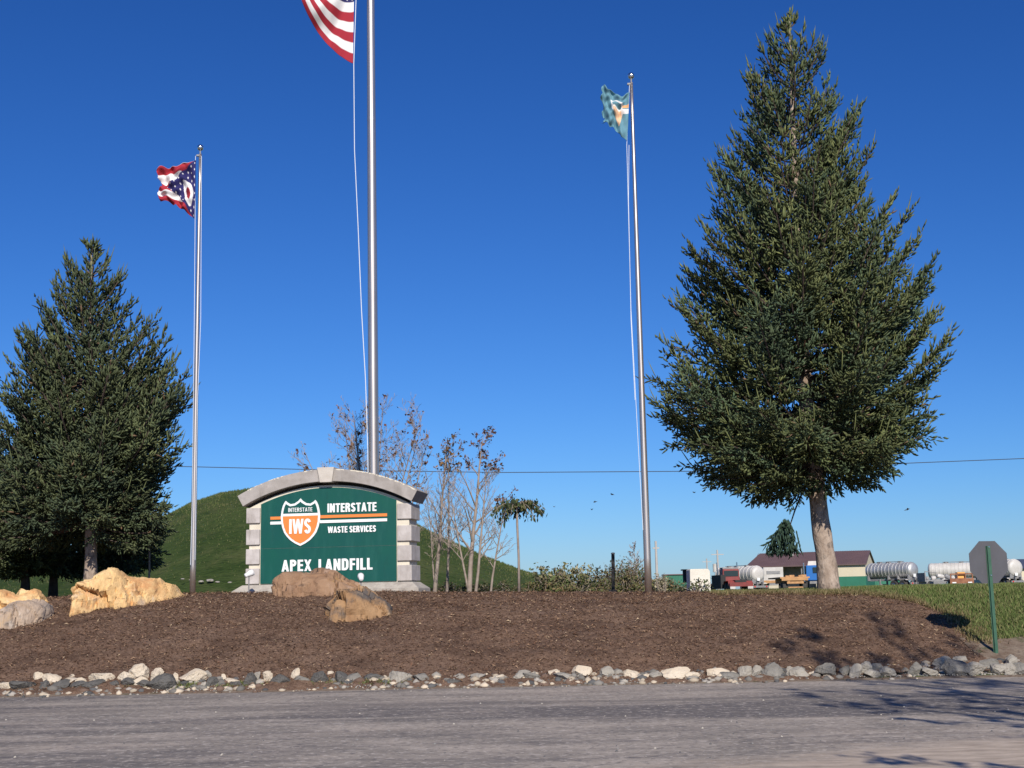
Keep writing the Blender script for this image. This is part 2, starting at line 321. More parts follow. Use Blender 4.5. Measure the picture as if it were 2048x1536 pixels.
tag(blades('grass', 60000, lambda: (rs.uniform(4, 12.5), 23.2+8.5*rs.rand()**1.1), .035, .11, GP, acc=notm), 'short green grass on the bank right of the mulch', 'grass', kind='stuff')
def edge_pt():
    x = rs.uniform(4.3, 8.9); b = mulch_limit(min(x, 8.4)) if x < 8.3 else rs.uniform(24.3, 26.6)
    if x >= 8.3: x = rs.normal(8.6, .15); return x, b
    return x, b+abs(rs.normal(0, .35))-.12
tag(blades('dry_grass', 9000, edge_pt, .04, .12, [(.22, .17, .085), (.17, .13, .06), (.3, .24, .13), (.12, .11, .04)]), 'dry straw coloured grass along the edge of the mulch', 'dry grass', kind='stuff')
tag(blades('verge_weeds', 2600, lambda: (rs.choice([-4.6, -6.4, -5.4, -3.5, -2.2, 9.6])+rs.normal(0, .3), 22.35+rs.normal(0, .06)), .02, .06, GP), 'tiny green weeds among the kerbside rocks', 'weeds', kind='stuff')
# ---------------------------------------------------------------- spruces
def sprig_mesh(name, B, D, L, W, C, parent):
    """B base, D unit direction, L length, W half width: bristly spindles curving upwards"""
    n = len(B); D = D/np.linalg.norm(D, axis=1)[:, None]
    ref = np.where(np.abs(D[:, 2:3]) < .9, np.array([[0, 0, 1.]]), np.array([[1., 0, 0]]))
    a = np.cross(D, ref); a /= np.linalg.norm(a, axis=1)[:, None]; b = np.cross(D, a)
    th = rs.rand(n)*6.28; rings = []
    V = np.zeros((n, 8, 3)); V[:, 0] = B
    curve = np.zeros((n, 3)); curve[:, 2] = L*rs.uniform(.0, .3, n)
    for r, (t, k) in enumerate(((.3, .9), (.68, .75))):
        for j in range(3):
            q = th+j*2.094+r*.9; w = (W*k*rs.uniform(.6, 1.5, n))
            V[:, 1+r*3+j] = B + D*(L*t)[:, None] + curve*t*t + (a*np.cos(q)[:, None]+b*np.sin(q)[:, None])*w[:, None]
    V[:, 7] = B + D*L[:, None] + curve
    f = [(0, 1, 2), (0, 2, 3), (0, 3, 1), (7, 5, 4), (7, 6, 5), (7, 4, 6)]
    for j in range(3):
        k = (j+1) % 3; f += [(1+j, 4+j, 1+k), (1+k, 4+j, 4+k)]
    Fc = (np.array(f)[None]+8*np.arange(n)[:, None, None]).reshape(-1, 3)
    return npmesh(name, V.reshape(-1, 3), Fc, M['needle'], parent=parent, colors=np.repeat(C, 8, axis=0))
def spruce(label, base, top, env, trunk_r, seed, dens=1., size=1., crown_lo=0., group=None, cols=None, bark='bark', extra=(), trunkpts=None):
    """env: list of (z, left radius, right radius) of branch tips; z and radii in metres from trunk foot"""
    global rs
    rs = np.random.RandomState(seed)
    H = (top-base).z; e = np.array(env)
    def Rr(z, phi):
        l = np.interp(z, e[:, 0], e[:, 1]); r = np.interp(z, e[:, 0], e[:, 2]); k = (1+math.cos(phi))/2
        return l*(1-k)+r*k
    root = thing('spruce_tree', label, 'spruce', base, 0, group)
    tp = trunkpts or [(0, 0, -.15), (0, 0, H*.1), ((top.x-base.x)*.5, 0, H*.5), (top.x-base.x, 0, H)]
    tz = [p[2] for p in tp]; tx = [p[0] for p in tp]; ty = [p[1] for p in tp]
    def ax(z): return np.array([np.interp(z, tz, tx), np.interp(z, tz, ty), z])
    pts = [tuple(ax(z)) for z in np.linspace(-.15, H*.985, 40)]
    rad = [trunk_r*(1-.94*max(0, p[2])/H)*(1+.35*math.exp(-max(0, p[2]+.15)/.25))*(1+.05*math.sin(p[2]*7+seed)) for p in pts]
    MB().tube(pts, rad, 14).build('trunk', M[bark], root, smooth=True)
    limbs = MB(); B = []; D = []; L = []; W = []; C = []
    zlo, zhi = e[0, 0], e[-1, 0]
    nb = int(300*dens)
    cand = []
    while len(cand) < nb:
        z = rs.uniform(zlo, zhi); phi = rs.uniform(0, 6.283)
        if rs.rand() < (Rr(z, phi)/e[:, 1:].max())**.75+.12: cand.append((z, phi))
    for bi, (zt, phi) in enumerate(list(cand)+list(extra)):
        fr = (zt-zlo)/(zhi-zlo)
        R0 = Rr(zt, phi)*rs.choice([1., .9, .76, .6], p=[.34, .27, .22, .17])*rs.uniform(.9, 1.02)*(1-.1*min(1, max(0, fr-.4)/.25))
        if bi >= nb: R0 = Rr(zt, phi)*.94
        if R0 < .06: continue
        rise = R0*(np.interp(fr, [0, .1, .25, .5, .8, 1], [-.35, -.05, .35, .6, .85, 1.1]))*rs.uniform(.8, 1.2)
        z0 = max(crown_lo*.9, zt-rise)
        z0 = min(z0, H*.97); rise = zt-z0
        dr = np.array([math.cos(phi), math.sin(phi), 0]); sd = np.array([-dr[1], dr[0], 0])
        o = ax(z0); bend = rs.normal(0, .08)*R0
        def P(t): return o+dr*R0*t+sd*bend*t*t+np.array([0, 0, rise*t**1.7 - .12*R0*math.sin(math.pi*t)*(1-fr*.7)])
        ks = np.linspace(0, 1, 6)
        limbs.tube([tuple(P(t)) for t in ks], [max(.006, .012+.011*R0*(1-t)) for t in ks], 4, cap=False)
        bc = rs.rand(); bm_ = rs.uniform(.62, 1.1)
        nbl = int(max(5, 9.5*R0)*1.15)
        for i in range(nbl+1):
            t = .22+.78*(i/nbl)**.8 if i < nbl else 1.
            if t < .5 and rs.rand() < .55: continue
            p = P(t); fwd = P(min(1, t+.05))-P(max(0, t-.05)); fwd /= np.linalg.norm(fwd)
            side = 1 if i % 2 else -1
            ang = rs.uniform(.5, 1.1) if i < nbl else 0
            LB = min(1.15, (.30*R0*(1.05-t)+.3*min(1, R0)))*rs.uniform(.7, 1.15)*size
            d = fwd*math.cos(ang)+sd*side*math.sin(ang)
            droop = np.interp(fr, [0, .15, .4, 1], [-.75, -.45, -.12, .3])+rs.normal(0, .22)
            d = d+np.array([0, 0, droop]); d /= np.linalg.norm(d)
            ns = int(max(4, LB/.05))
            cc = rs.rand()
            for s in range(ns):
                q = (s+rs.rand())/ns
                pb = p+d*LB*q+np.array([0, 0, .12*LB*q*q])
                sg = 1 if s % 2 else -1
                perp = np.cross(d, rs.normal(0, 1, 3)); perp /= np.linalg.norm(perp)+1e-6
                a2 = rs.uniform(.35, .95) if s < ns-1 else 0
                dd = d*math.cos(a2)+perp*math.sin(a2); dd[2] += .22+.25*fr if fr > .12 else -.05
                B.append(pb); D.append(dd); ll = (rs.uniform(.09, .24) if rs.rand() < .8 else rs.uniform(.2, .33))*size*(1-.4*q); L.append(ll); W.append(rs.uniform(.014, .026)*size)
                g = rs.rand(); base_c = cols[0]*(1-cc)+cols[1]*cc
                if bc < .3: base_c = base_c*.45+cols[2]*.55
                C.append(base_c*(.55+.75*g)*bm_ if g < .99 else np.array((.16, .1, .06)))
        # pale new shoot at the branch tip
        if R0 > .25 and rs.rand() < .8:
            p = P(1.); B.append(p); D.append((P(1.)-P(.9))+np.array([0, 0, .12*R0])); L.append(rs.uniform(.3, .5)*size); W.append(.013*size); C.append(cols[1]*1.1)
    # leader
    for z in np.arange(H*.9, H, .035):
        for j in range(2):
            a = rs.uniform(0, 6.28); B.append(ax(z)); D.append(np.array([math.cos(a)*.6, math.sin(a)*.6, 1.])); L.append(rs.uniform(.07, .14)*(1+2*(H-z)/H)); W.append(.014); C.append(cols[1])
    limbs.build('limb', M['darkbark'], root, fix=False)['kind'] = 'stuff'
    sprig_mesh('crown', np.array(B), np.array(D), np.array(L), np.array(W), np.array(C), root)
    return root
def env_px(rows, Y, base, axis_px):
    out = []
    for (py, pl, pr, pc) in rows:
        c = at(pc, py, Y); out.append((c.z-base.z, (c.x-at(pl, py, Y).x)*.98, (at(pr, py, Y).x-c.x)*.98))
    return sorted(out)
CG = [np.array((.088, .115, .048)), np.array((.16, .178, .066)), np.array((.058, .108, .07))]
bR = at(1657, 1180, 29); bR.z = ground_z(bR.x, 29)+.02; tR = at(1578, 22, 29)
rowsR = [(1010, 1500, 1650, 1600), (980, 1440, 1700, 1610), (955, 1392, 1780, 1612), (920, 1350, 1812, 1612), (870, 1322, 1845, 1611), (820, 1306, 1862, 1610), (745, 1292, 1892, 1608), (690, 1312, 1898, 1606),
         (610, 1345, 1868, 1603), (560, 1362, 1850, 1600), (500, 1375, 1842, 1598), (430, 1402, 1800, 1594), (400, 1412, 1778, 1592), (330, 1424, 1768, 1590), (250, 1452, 1722, 1586), (170, 1478, 1680, 1582), (100, 1520, 1645, 1580), (60, 1545, 1605, 1578), (25, 1568, 1588, 1578)]
envR = env_px(rowsR, 29, bR, None)
tpR = [(0, 0, -.15)]+[(at(a, b, 29).x-bR.x, 0, at(a, b, 29).z-bR.z) for a, b in ((1655, 1140), (1640, 1040), (1632, 960), (1615, 850), (1606, 700), (1594, 430), (1584, 200), (1578, 22))]
bigspruce = spruce('tallest spruce with a thick pale trunk, on the bank at the right', bR, tR, envR, .225, 11, 1.25, 1.08, crown_lo=at(1630, 905, 29).z-bR.z, extra=[(at(1600, py_, 29).z-bR.z, ph_) for py_, ph_ in ((745, 3.1), (700, 3.3), (830, 3.0), (800, 3.35), (610, 3.05), (500, 3.2), (650, .05), (700, -.2), (620, .3), (760, .1), (840, -.1), (500, .1), (880, 3.2), (870, .15), (240, .05), (420, -.1), (340, 3.1), (920, 2.9), (930, .3))], cols=CG, trunkpts=tpR)
# long hanging broken limb under the crown
def hanging_limb(root):
    m = MB(); pts = [at(1612, 960, 29), at(1605, 985, 28.7), at(1590, 1020, 28.5), at(1577, 1060, 28.4), at(1570, 1095, 28.4)]
    m.tube([p-bR for p in pts], [.03, .022, .018, .012, .006], 5); m.build('hanging_limb', M['darkbark'], root)
    B = []; D = []; L = []; W = []; C = []
    for i in range(620):
        t = rs.rand()**.8; y = 1036+66*t; hw = 4+30*t**.8*(1 if rs.rand() < .8 else 1.35)
        p = at(1573-4*t+rs.uniform(-hw, hw*.8), y, 28.4+rs.normal(0, .15)); B.append(np.array(p-bR)); D.append(np.array([rs.normal(-.12, .28), rs.normal(0, .3), -1.])); L.append(rs.uniform(.12, .26)); W.append(.018); C.append(CG[2]*rs.uniform(.4, .8))
    for (x0, y0, x1, y1) in ((1558, 1075, 1528, 1090), (1592, 1060, 1600, 1098), (1560, 1060, 1540, 1075)):
        for i in range(14):
            t = i/14; p = at(x0+(x1-x0)*t, y0+(y1-y0)*t, 28.4); B.append(np.array(p-bR)); D.append(np.array([(x1-x0)*.05, rs.normal(0, .3), -(y1-y0)*.05])); L.append(.15); W.append(.02); C.append(CG[2]*.7)
    sprig_mesh('hanging_sprays', np.array(B), np.array(D), np.array(L), np.array(W), np.array(C), root)
hanging_limb(bigspruce)
CL = [np.array((.072, .096, .046)), np.array((.122, .142, .062)), np.array((.055, .084, .052))]
bL = at(180, 1185, 33); bL.z = ground_z(bL.x, 33); tL = at(183, 484, 33)
rowsL = [(1095, 70, 280, 181), (1070, 5, 310, 181), (1040, -30, 330, 181), (980, -35, 318, 181), (920, -20, 350, 181), (860, -5, 368, 181), (800, 0, 382, 181), (750, 12, 380, 182), (700, 25, 358, 182), (660, 42, 335, 182),
         (640, 70, 300, 182), (600, 82, 268, 183), (560, 100, 252, 183), (530, 125, 232, 183), (505, 150, 210, 183), (484, 176, 190, 183)]
spruce('full dark spruce behind the golden boulder, left of the striped flag', bL, tL, env_px(rowsL, 33, bL, None), .17, 23, 1.05, 1.12, crown_lo=at(181, 1060, 33).z-bL.z, cols=CL)
# neighbours to the left, cropped by the frame
def small_spruce(label, px, Y, py_top, rmax, seed, dens, zlo_px, group):
    b = at(px, 1190, Y); b.z = ground_z(b.x, Y); t = at(px, py_top, Y); H = t.z-b.z; lo = at(px, zlo_px, Y).z-b.z
    env = [(lo, rmax*.7, rmax*.7), (lo+.12*H, rmax, rmax), (lo+.35*H, rmax*.85, rmax*.85), (lo+.6*H, rmax*.5, rmax*.5), (H, .05, .05)]
    spruce(label, b, t, env, .13, seed, dens, 1.15, crown_lo=lo, cols=CL, group=group, bark='darkbark')
G = 'spruces standing in the row at the far left'
small_spruce('spruce cut off by the left edge of the photo', -58, 35.5, 735, 1.75, 31, .6, 1140, G)
small_spruce('shaded spruce close behind the full dark spruce, trunk just left of its trunk', 106, 38, 800, 1.6, 37, .5, 1150, G)
small_spruce('shaded spruce hidden behind the right side of the full dark spruce', 240, 38.5, 860, 1.25, 41, .5, 1140, G)
small_spruce('shaded spruce with a bare lower trunk behind the grey boulder', 50, 37, 860, 1.5, 43, .45, 1140, G)
rs = np.random.RandomState(77)
# ---------------------------------------------------------------- bare trees
def bare(label, name, cat, stems, seed, leafn, leafcol, spread=.42, twigr=.006, minlen=.25, group=None, leafsize=.06, tm='twig', depth=4, leaftop=.55, up=.55, kids=9):
    rnd = random.Random(seed); base = Vector(stems[0][0]); root = thing(name, label, cat, base, 0, group)
    T = MB(); Bm = MB(); tips = []
    def grow(p, d, L, r, lev):
        n = 5 if lev < 2 else 4; pts = [p]; dirs = [d]
        for i in range(n):
            j = Vector((rnd.gauss(0, 1), rnd.gauss(0, 1), rnd.gauss(0, .6)))*(.07 if lev == 0 else .13)
            d = (d+j*(.5 if lev == 0 else 1)+Vector((0, 0, .07*lev))).normalized(); p = p+d*L/n; pts.append(p); dirs.append(d)
        rr = [max(twigr, r*(1-.85*i/n)) for i in range(n+1)]
        (T if lev == 0 else Bm).tube(pts, rr, 7 if lev == 0 else (4 if lev == 1 else 3), cap=False)
        if lev >= depth or L < minlen: tips.append(pts[-1]); tips.append(pts[-2]); return
        k = {0: int(kids*2.0), 1: kids, 2: max(4, kids-2)}.get(lev, 4)
        for c in range(k):
            t = (.28 if lev == 0 else .15)+(.72 if lev == 0 else .85)*(c+rnd.random())/k; t = min(.98, t)
            i = int(t*n); q = pts[i].lerp(pts[i+1], t*n-i); a = rnd.random()*6.283
            side = dirs[i].cross(Vector((math.cos(a), math.sin(a), .1))).normalized()
            dd = (dirs[i]*up+side*spread*rnd.uniform(.7, 1.3)+Vector((0, 0, .15))).normalized()
            grow(q, dd, L*(1.0-t*.72)*rnd.uniform(.3, .55), rr[i]*.5, lev+1)
    for (p, q, r) in stems:
        p = Vector(p)-base; q = Vector(q)-base; grow(p-Vector((0, 0, .1)), (q-p).normalized(), (q-p).length, r, 0)
    T.build('trunk', M[tm], root, smooth=True, fix=False); b = Bm.build('branches', M[tm], root, fix=False)
    tips.sort(key=lambda p: p.z); V = []; C = []
    lo = int(len(tips)*leaftop)
    for i in range(leafn):
        p = tips[rnd.randrange(lo, len(tips))]+Vector((rnd.gauss(0, .04), rnd.gauss(0, .04), rnd.gauss(0, .04))); s = leafsize*rnd.uniform(.6, 1.3)
        a = Vector((rnd.gauss(0, 1), rnd.gauss(0, 1), rnd.gauss(0, 1))).normalized()*s; c = a.cross(Vector((rnd.gauss(0, 1), rnd.gauss(0, 1), 1))).normalized()*s*.55
        V += [p-a, p+c+Vector((0, 0, s*.2)), p+a, p-c]; col = np.array(leafcol[rnd.randrange(len(leafcol))])*rnd.uniform(.7, 1.3); C += [col]*4
    if V: npmesh('leaves', V, np.arange(len(V)).reshape(-1, 4), M['leafb'], root, colors=np.array(C))
    return root
def P(px, py, Y, gnd=False):
    p = at(px, py, Y)
    if gnd: p.z = ground_z(p.x, Y)
    return p
BL = [(.12, .055, .035), (.08, .045, .035), (.16, .08, .04)]
G2 = 'bare autumn trees behind the sign'
bare('wide many-stemmed bare tree rising behind the sign and tall flagpole', 'bare_tree', 'tree',
     [(P(730, 1185, 44, True), P(638, 885, 44), .05), (P(734, 1185, 44.5, True), P(668, 845, 44.5), .05), (P(742, 1185, 44, True), P(690, 828, 44), .05), (P(747, 1185, 43.5, True), P(722, 815, 43.5), .05), (P(750, 1185, 44.3, True), P(745, 815, 44.3), .05), (P(752, 1185, 44, True), P(775, 805, 44), .05), (P(755, 1185, 44.4, True), P(806, 818, 44.4), .05), (P(760, 1185, 44, True), P(835, 845, 44), .05), (P(766, 1185, 44, True), P(862, 890, 44), .05)], 5, 520, BL, group=G2, leafsize=.075, kids=8, spread=.7, leaftop=.3, twigr=.0042, minlen=.16)
bare('leaning bare tree with a tuft of brown leaves, nearest the sign', 'bare_tree', 'tree',
     [(P(868, 1185, 40, True), P(893, 885, 40), .07), (P(893, 1185, 40.5, True), P(905, 905, 40.5), .05), (P(872, 1185, 40, True), P(855, 960, 40), .03)], 6, 300, [(.2, .11, .04), (.12, .07, .04), (.09, .07, .03)], group=G2, kids=8, spread=.7, leaftop=.8, twigr=.0034, leafsize=.055, minlen=.16)
bare('tallest upright bare tree with red-brown leaves at its top', 'bare_tree', 'tree',
     [(P(938, 1187, 38, True), P(948, 862, 38), .08), (P(950, 1187, 38, True), P(972, 930, 38), .05), (P(940, 1187, 38, True), P(905, 960, 38.3), .04)], 8, 320, BL, group=G2, kids=8, spread=.72, leaftop=.82, twigr=.0034, leafsize=.055, minlen=.16)
bare('small leaning bare tree beside the umbrella-shaped sapling', 'bare_tree', 'tree',
     [(P(980, 1185, 39, True), P(1010, 985, 39), .04)], 9, 90, BL, group=G2, kids=7, spread=.7, leaftop=.75, twigr=.005, leafsize=.06)
bare('thin twiggy bare sapling poking out of the brush bush', 'bare_tree', 'tree', [(P(1275, 1183, 60, True), P(1272, 1085, 60), .035)], 10, 30, BL, kids=8, spread=.6, twigr=.008)
# weeping saplings (umbrella crowns)
def weeping(label, px, py0, py1, Y, rpx, leafy, seed, group):
    rnd = random.Random(seed); b = P(px, py0, Y, True); root = thing('weeping_sapling', label, 'sapling', b, 0, group); t = at(px, py1, Y)-b; rr = rpx*Y/F
    MB().tube([(0, 0, -.1), (.01, 0, t.z*.4), (-.01, 0, t.z*.8), (0, 0, t.z)], [.035, .027, .026, .02], 8).build('trunk', M['twig'], root, smooth=True)
    m = MB(); V = []; C = []
    for i in range(26 if leafy else 30):
        a = rnd.random()*6.28; L = rr*rnd.uniform(.45, 1.05); dx, dy = math.cos(a), math.sin(a); dp = rnd.uniform(.3, 1.25)*rr*(.95 if leafy else 1.3); h0 = t.z-rnd.uniform(0, .1)
        pts = [Vector((dx*L*q, dy*L*q, h0+.5*rr*q*(1-q)*1.3-dp*max(0, q-.35)**1.5)) for q in (0, .2, .4, .6, .8, 1)]
        m.tube(pts, [.012, .01, .008, .006, .005, .004], 4, cap=False)
        for k in range(24 if leafy else 3):
            q = rnd.uniform(.25, 1); j = int(q*5); j = min(4, j); p = pts[j].lerp(pts[j+1], q*5-j)+Vector((rnd.gauss(0, .05), rnd.gauss(0, .05), rnd.gauss(-.03, .04))); s = .06*rnd.uniform(.6, 1.2)
            e = Vector((rnd.gauss(0, .5), rnd.gauss(0, .5), -1)).normalized()*s; c = e.cross(Vector((rnd.gauss(0, 1), rnd.gauss(0, 1), 0))).normalized()*s*.5
            V += [p-e, p+c, p+e, p-c]; col = np.array([(.05, .075, .03), (.1, .1, .04), (.035, .05, .025)][rnd.randrange(3)]); C += [col*rnd.uniform(.7, 1.3)]*4
    m.build('branches', M['twig'], root, fix=False); npmesh('leaves', V, np.arange(len(V)).reshape(-1, 4), M['leafb'], root, colors=np.array(C))
weeping('umbrella-shaped weeping sapling with drooping green leaves, right of sign', 1038, 1185, 1010, 30.5, 58, True, 3, None)
weeping('nearly bare weeping sapling between the left spruce and striped flag pole', 297, 1185, 1052, 36, 34, False, 4, None)
# ---------------------------------------------------------------- scrub, weeds, bushes
def bush(label, name, cat, cx, Y, wpx, hpx, seed, n, cols, tall=False, gnd=1185, lsz=.05, group=None, twigs=90, rnd_top=True):
    rnd = random.Random(seed); b = P(cx, gnd, Y, True); root = thing(name, label, cat, b, 0, group); w = wpx*Y/F/2; h = hpx*Y/F
    m = MB(); V = []; C = []; ends = []
    for i in range(twigs):
        a = rnd.random()*6.28; r = w*math.sqrt(rnd.random()); x, y = r*math.cos(a), r*.6*math.sin(a)
        hh = h*rnd.uniform(.55, 1)*(math.sqrt(max(.15, 1-(r/w)**2)) if rnd_top else 1)
        p0 = Vector((x*.6, y*.6, -.03)); p1 = Vector((x+rnd.gauss(0, .05), y, hh*.55)); p2 = Vector((x*1.1+rnd.gauss(0, .12), y+rnd.gauss(0, .1), hh)); m.tube([p0, p1, p2], [.012, .008, .004], 3, cap=False); ends.append((p0, p1, p2))
    for i in range(n):
        p0, p1, p2 = ends[rnd.randrange(len(ends))]; q = rnd.uniform(.15, 1.02); p = p0.lerp(p1, q*2) if q < .5 else p1.lerp(p2, q*2-1)
        p = p+Vector((rnd.gauss(0, .07), rnd.gauss(0, .07), rnd.gauss(0, .05))); s = lsz*rnd.uniform(.5, 1.4)
        e = Vector((rnd.gauss(0, 1), rnd.gauss(0, 1), rnd.gauss(0, .8))).normalized()*s; c = e.cross(Vector((rnd.gauss(0, 1), rnd.gauss(0, 1), 1))).normalized()*s*.5
        V += [p-e, p+c, p+e, p-c]; C += [np.array(cols[rnd.randrange(len(cols))])*rnd.uniform(.7, 1.3)]*4
    m.build('stems', M['twig'], root, fix=False); npmesh('leaves', V, np.arange(len(V)).reshape(-1, 4), M['leafb'], root, colors=np.array(C))
SC = [(.14, .145, .055), (.095, .115, .04), (.2, .15, .075), (.075, .085, .032), (.17, .12, .06)]
G3 = 'scrub growing along the back of the mulch bed'
bush('broad rounded olive-brown bush beside the black post', 'scrub_bush', 'bush', 1248, 59, 120, 82, 1, 6500, SC, twigs=300, lsz=.06, group=G3)
bush('low green brush just left of the black post', 'scrub_bush', 'bush', 1185, 57, 90, 42, 2, 3000, SC, lsz=.055, group=G3)
bush('tall pale-leaved weeds on the skyline between sapling and black post', 'tall_weeds', 'weeds', 1130, 43, 130, 62, 3, 1700, [(.2, .19, .09), (.1, .125, .045), (.24, .21, .12)], group=G3, lsz=.07, rnd_top=False, twigs=70)
bush('low tangled brush right behind the umbrella-shaped sapling', 'scrub_bush', 'bush', 1085, 42, 120, 34, 4, 2600, SC, group=G3)
bush('dark low brush at the foot of the tallest bare tree', 'scrub_bush', 'bush', 985, 41, 130, 30, 5, 1500, [(.05, .06, .025), (.09, .08, .04)], group=G3)
bush('sparse low brush between the sign and the leaning bare tree', 'scrub_bush', 'bush', 890, 41, 90, 26, 6, 900, [(.05, .06, .025), (.09, .08, .04)], group=G3)
bush('brown scrub between the right flagpole and the white block', 'scrub_bush', 'bush', 1330, 56, 90, 40, 7, 2200, SC, lsz=.055, group=G3)
bush('pale seedy weed clump beside the green shed', 'tall_weeds', 'weeds', 1323, 55, 22, 46, 8, 260, [(.35, .3, .2), (.2, .18, .1)], group=G3, twigs=25, rnd_top=False)
bush('leafy weed growing in front of the white block', 'weed_plant', 'weeds', 1394, 29.6, 56, 30, 9, 200, [(.06, .08, .03), (.09, .1, .04)], twigs=14, lsz=.04, rnd_top=False)
bush('low green weeds left of the white block', 'weed_plant', 'weeds', 1366, 31, 36, 18, 10, 300, [(.07, .09, .03), (.1, .11, .05)], twigs=24, lsz=.035)
# ---------------------------------------------------------------- sign
TH = R(9); so = at(664, 1183, 31.0); so.z = 1.655
sign = thing('entrance_sign', 'green landfill entrance sign with white letters between stone block pillars under an arch', 'sign', so - Vector((.09*math.cos(TH), -.09*math.sin(TH), 0)), -TH)
DP = .78
CW = -1.67
def arc(Rr_, x0, x1, n=30, cw=CW): return [(x0+(x1-x0)*i/n, cw+math.sqrt(Rr_**2-(x0+(x1-x0)*i/n)**2)) for i in range(n+1)]
b_ = MB(); b_.box(-2.31, 2.24, -.26, DP+.2, -.35, .05); b_.box(-2.31, 2.24, -.26, DP+.2, .0501, .2, .2, .2); b_.build('plinth', M['plinth'], sign, bevel=.012)
body = [(-1.965, .2), (1.965, .2)]+arc(4.195, 1.965, -1.965)
MB().prism(body, 0, DP).build('wall', M['cream'], sign)
MB().prism([(-1.9, 1.5), (1.9, 1.5)]+arc(4.264, 1.9, -1.9), .3, DP-.3).build('shadow_gap_core', M['darkrock'], sign)  # set-back core; its dark colour stands in for deep shade under the cap
def ringprism(R0, R1, a0, a1, y0, y1, n=24):
    o = [(R1*math.sin(a0+(a1-a0)*i/n), CW+R1*math.cos(a0+(a1-a0)*i/n)) for i in range(n+1)]; i_ = [(R0*math.sin(a0+(a1-a0)*i/n), CW+R0*math.cos(a0+(a1-a0)*i/n)) for i in range(n+1)]
    m = MB()
    for k in range(n): pass
    vs = [(x, y0, z) for x, z in o]+[(x, y0, z) for x, z in i_]+[(x, y1, z) for x, z in o]+[(x, y1, z) for x, z in i_]; N_ = n+1; fs = []
    for k in range(n): fs += [(k, k+1, N_+k+1, N_+k), (2*N_+k, 3*N_+k, 3*N_+k+1, 2*N_+k+1), (k, 2*N_+k, 2*N_+k+1, k+1), (N_+k, N_+k+1, 3*N_+k+1, 3*N_+k)]
    fs += [(0, N_, 3*N_, 2*N_), (n, 2*N_+n, 3*N_+n, N_+n)]
    return m.add(vs, fs)
for s_ in (-1, 1):
    segs = 5; A = R(29)
    a0 = .032
    cap = ringprism(4.268, 4.56, s_*a0, s_*A, -.19, DP+.19, 30)
    co_ = cap.build('arch_cap', M['cap'], sign, bevel=.012)
    pk = MB(); rq = random.Random(5+s_)
    aa = .035
    while aa < A-.01:
        da = rq.uniform(.004, .02)
        if rq.random() < (.72 if s_ > 0 else .38):
            d0, d1 = rq.uniform(.008, .035), rq.uniform(.008, .04)
            q = [(s_*aa, 4.562), (s_*(aa+da), 4.562), (s_*(aa+da), 4.562-d1), (s_*(aa+da*.5), 4.562-max(d0, d1)*rq.uniform(.6, 1.3)), (s_*aa, 4.562-d0)]
            pk.prism([(r_*math.sin(a_), CW+r_*math.cos(a_)) for a_, r_ in q], -.193, -.1)
        aa += da
    pk.build('peeling_paint', M['cream'], co_)['kind'] = 'stuff'
MB().prism([(-.215, 2.93), (.205, 2.93), (.15, 2.575), (-.145, 2.575)], -.25, DP+.25).build('keystone', M['conc2'], sign, bevel=.008)
for s_ in (-1, 1):
    for (z0, z1) in ((1.665, 2.03), (1.15, 1.515), (.69, 1.05), (.225, .59)):
        x0, x1 = sorted((s_*1.69, s_*2.03)); MB().box(x0, x1, -.055, DP+.055, z0, z1).build('stone_block', M['conc'], sign, bevel=.012)
MB().prism([(-1.668, .225), (1.665, .225)]+arc(4.135, 1.665, -1.668), -.035, -.004).build('panel', M['green'], sign)
panel = sign.children[-1]
panel = [c for c in sign.children if c.name.startswith('panel')][0]
MB().prism([(-1.66, 1.055), (1.66, 1.055), (1.66, 1.05), (-1.66, 1.05)], -.0365, -.03).build('panel_seam', M['darkrock'], panel)
def ell(cx, cy, rx, ry, a0, a1, n=9): return [(cx+rx*math.cos(R(a0+(a1-a0)*i/n)), cy+ry*math.sin(R(a0+(a1-a0)*i/n))) for i in range(n+1)]
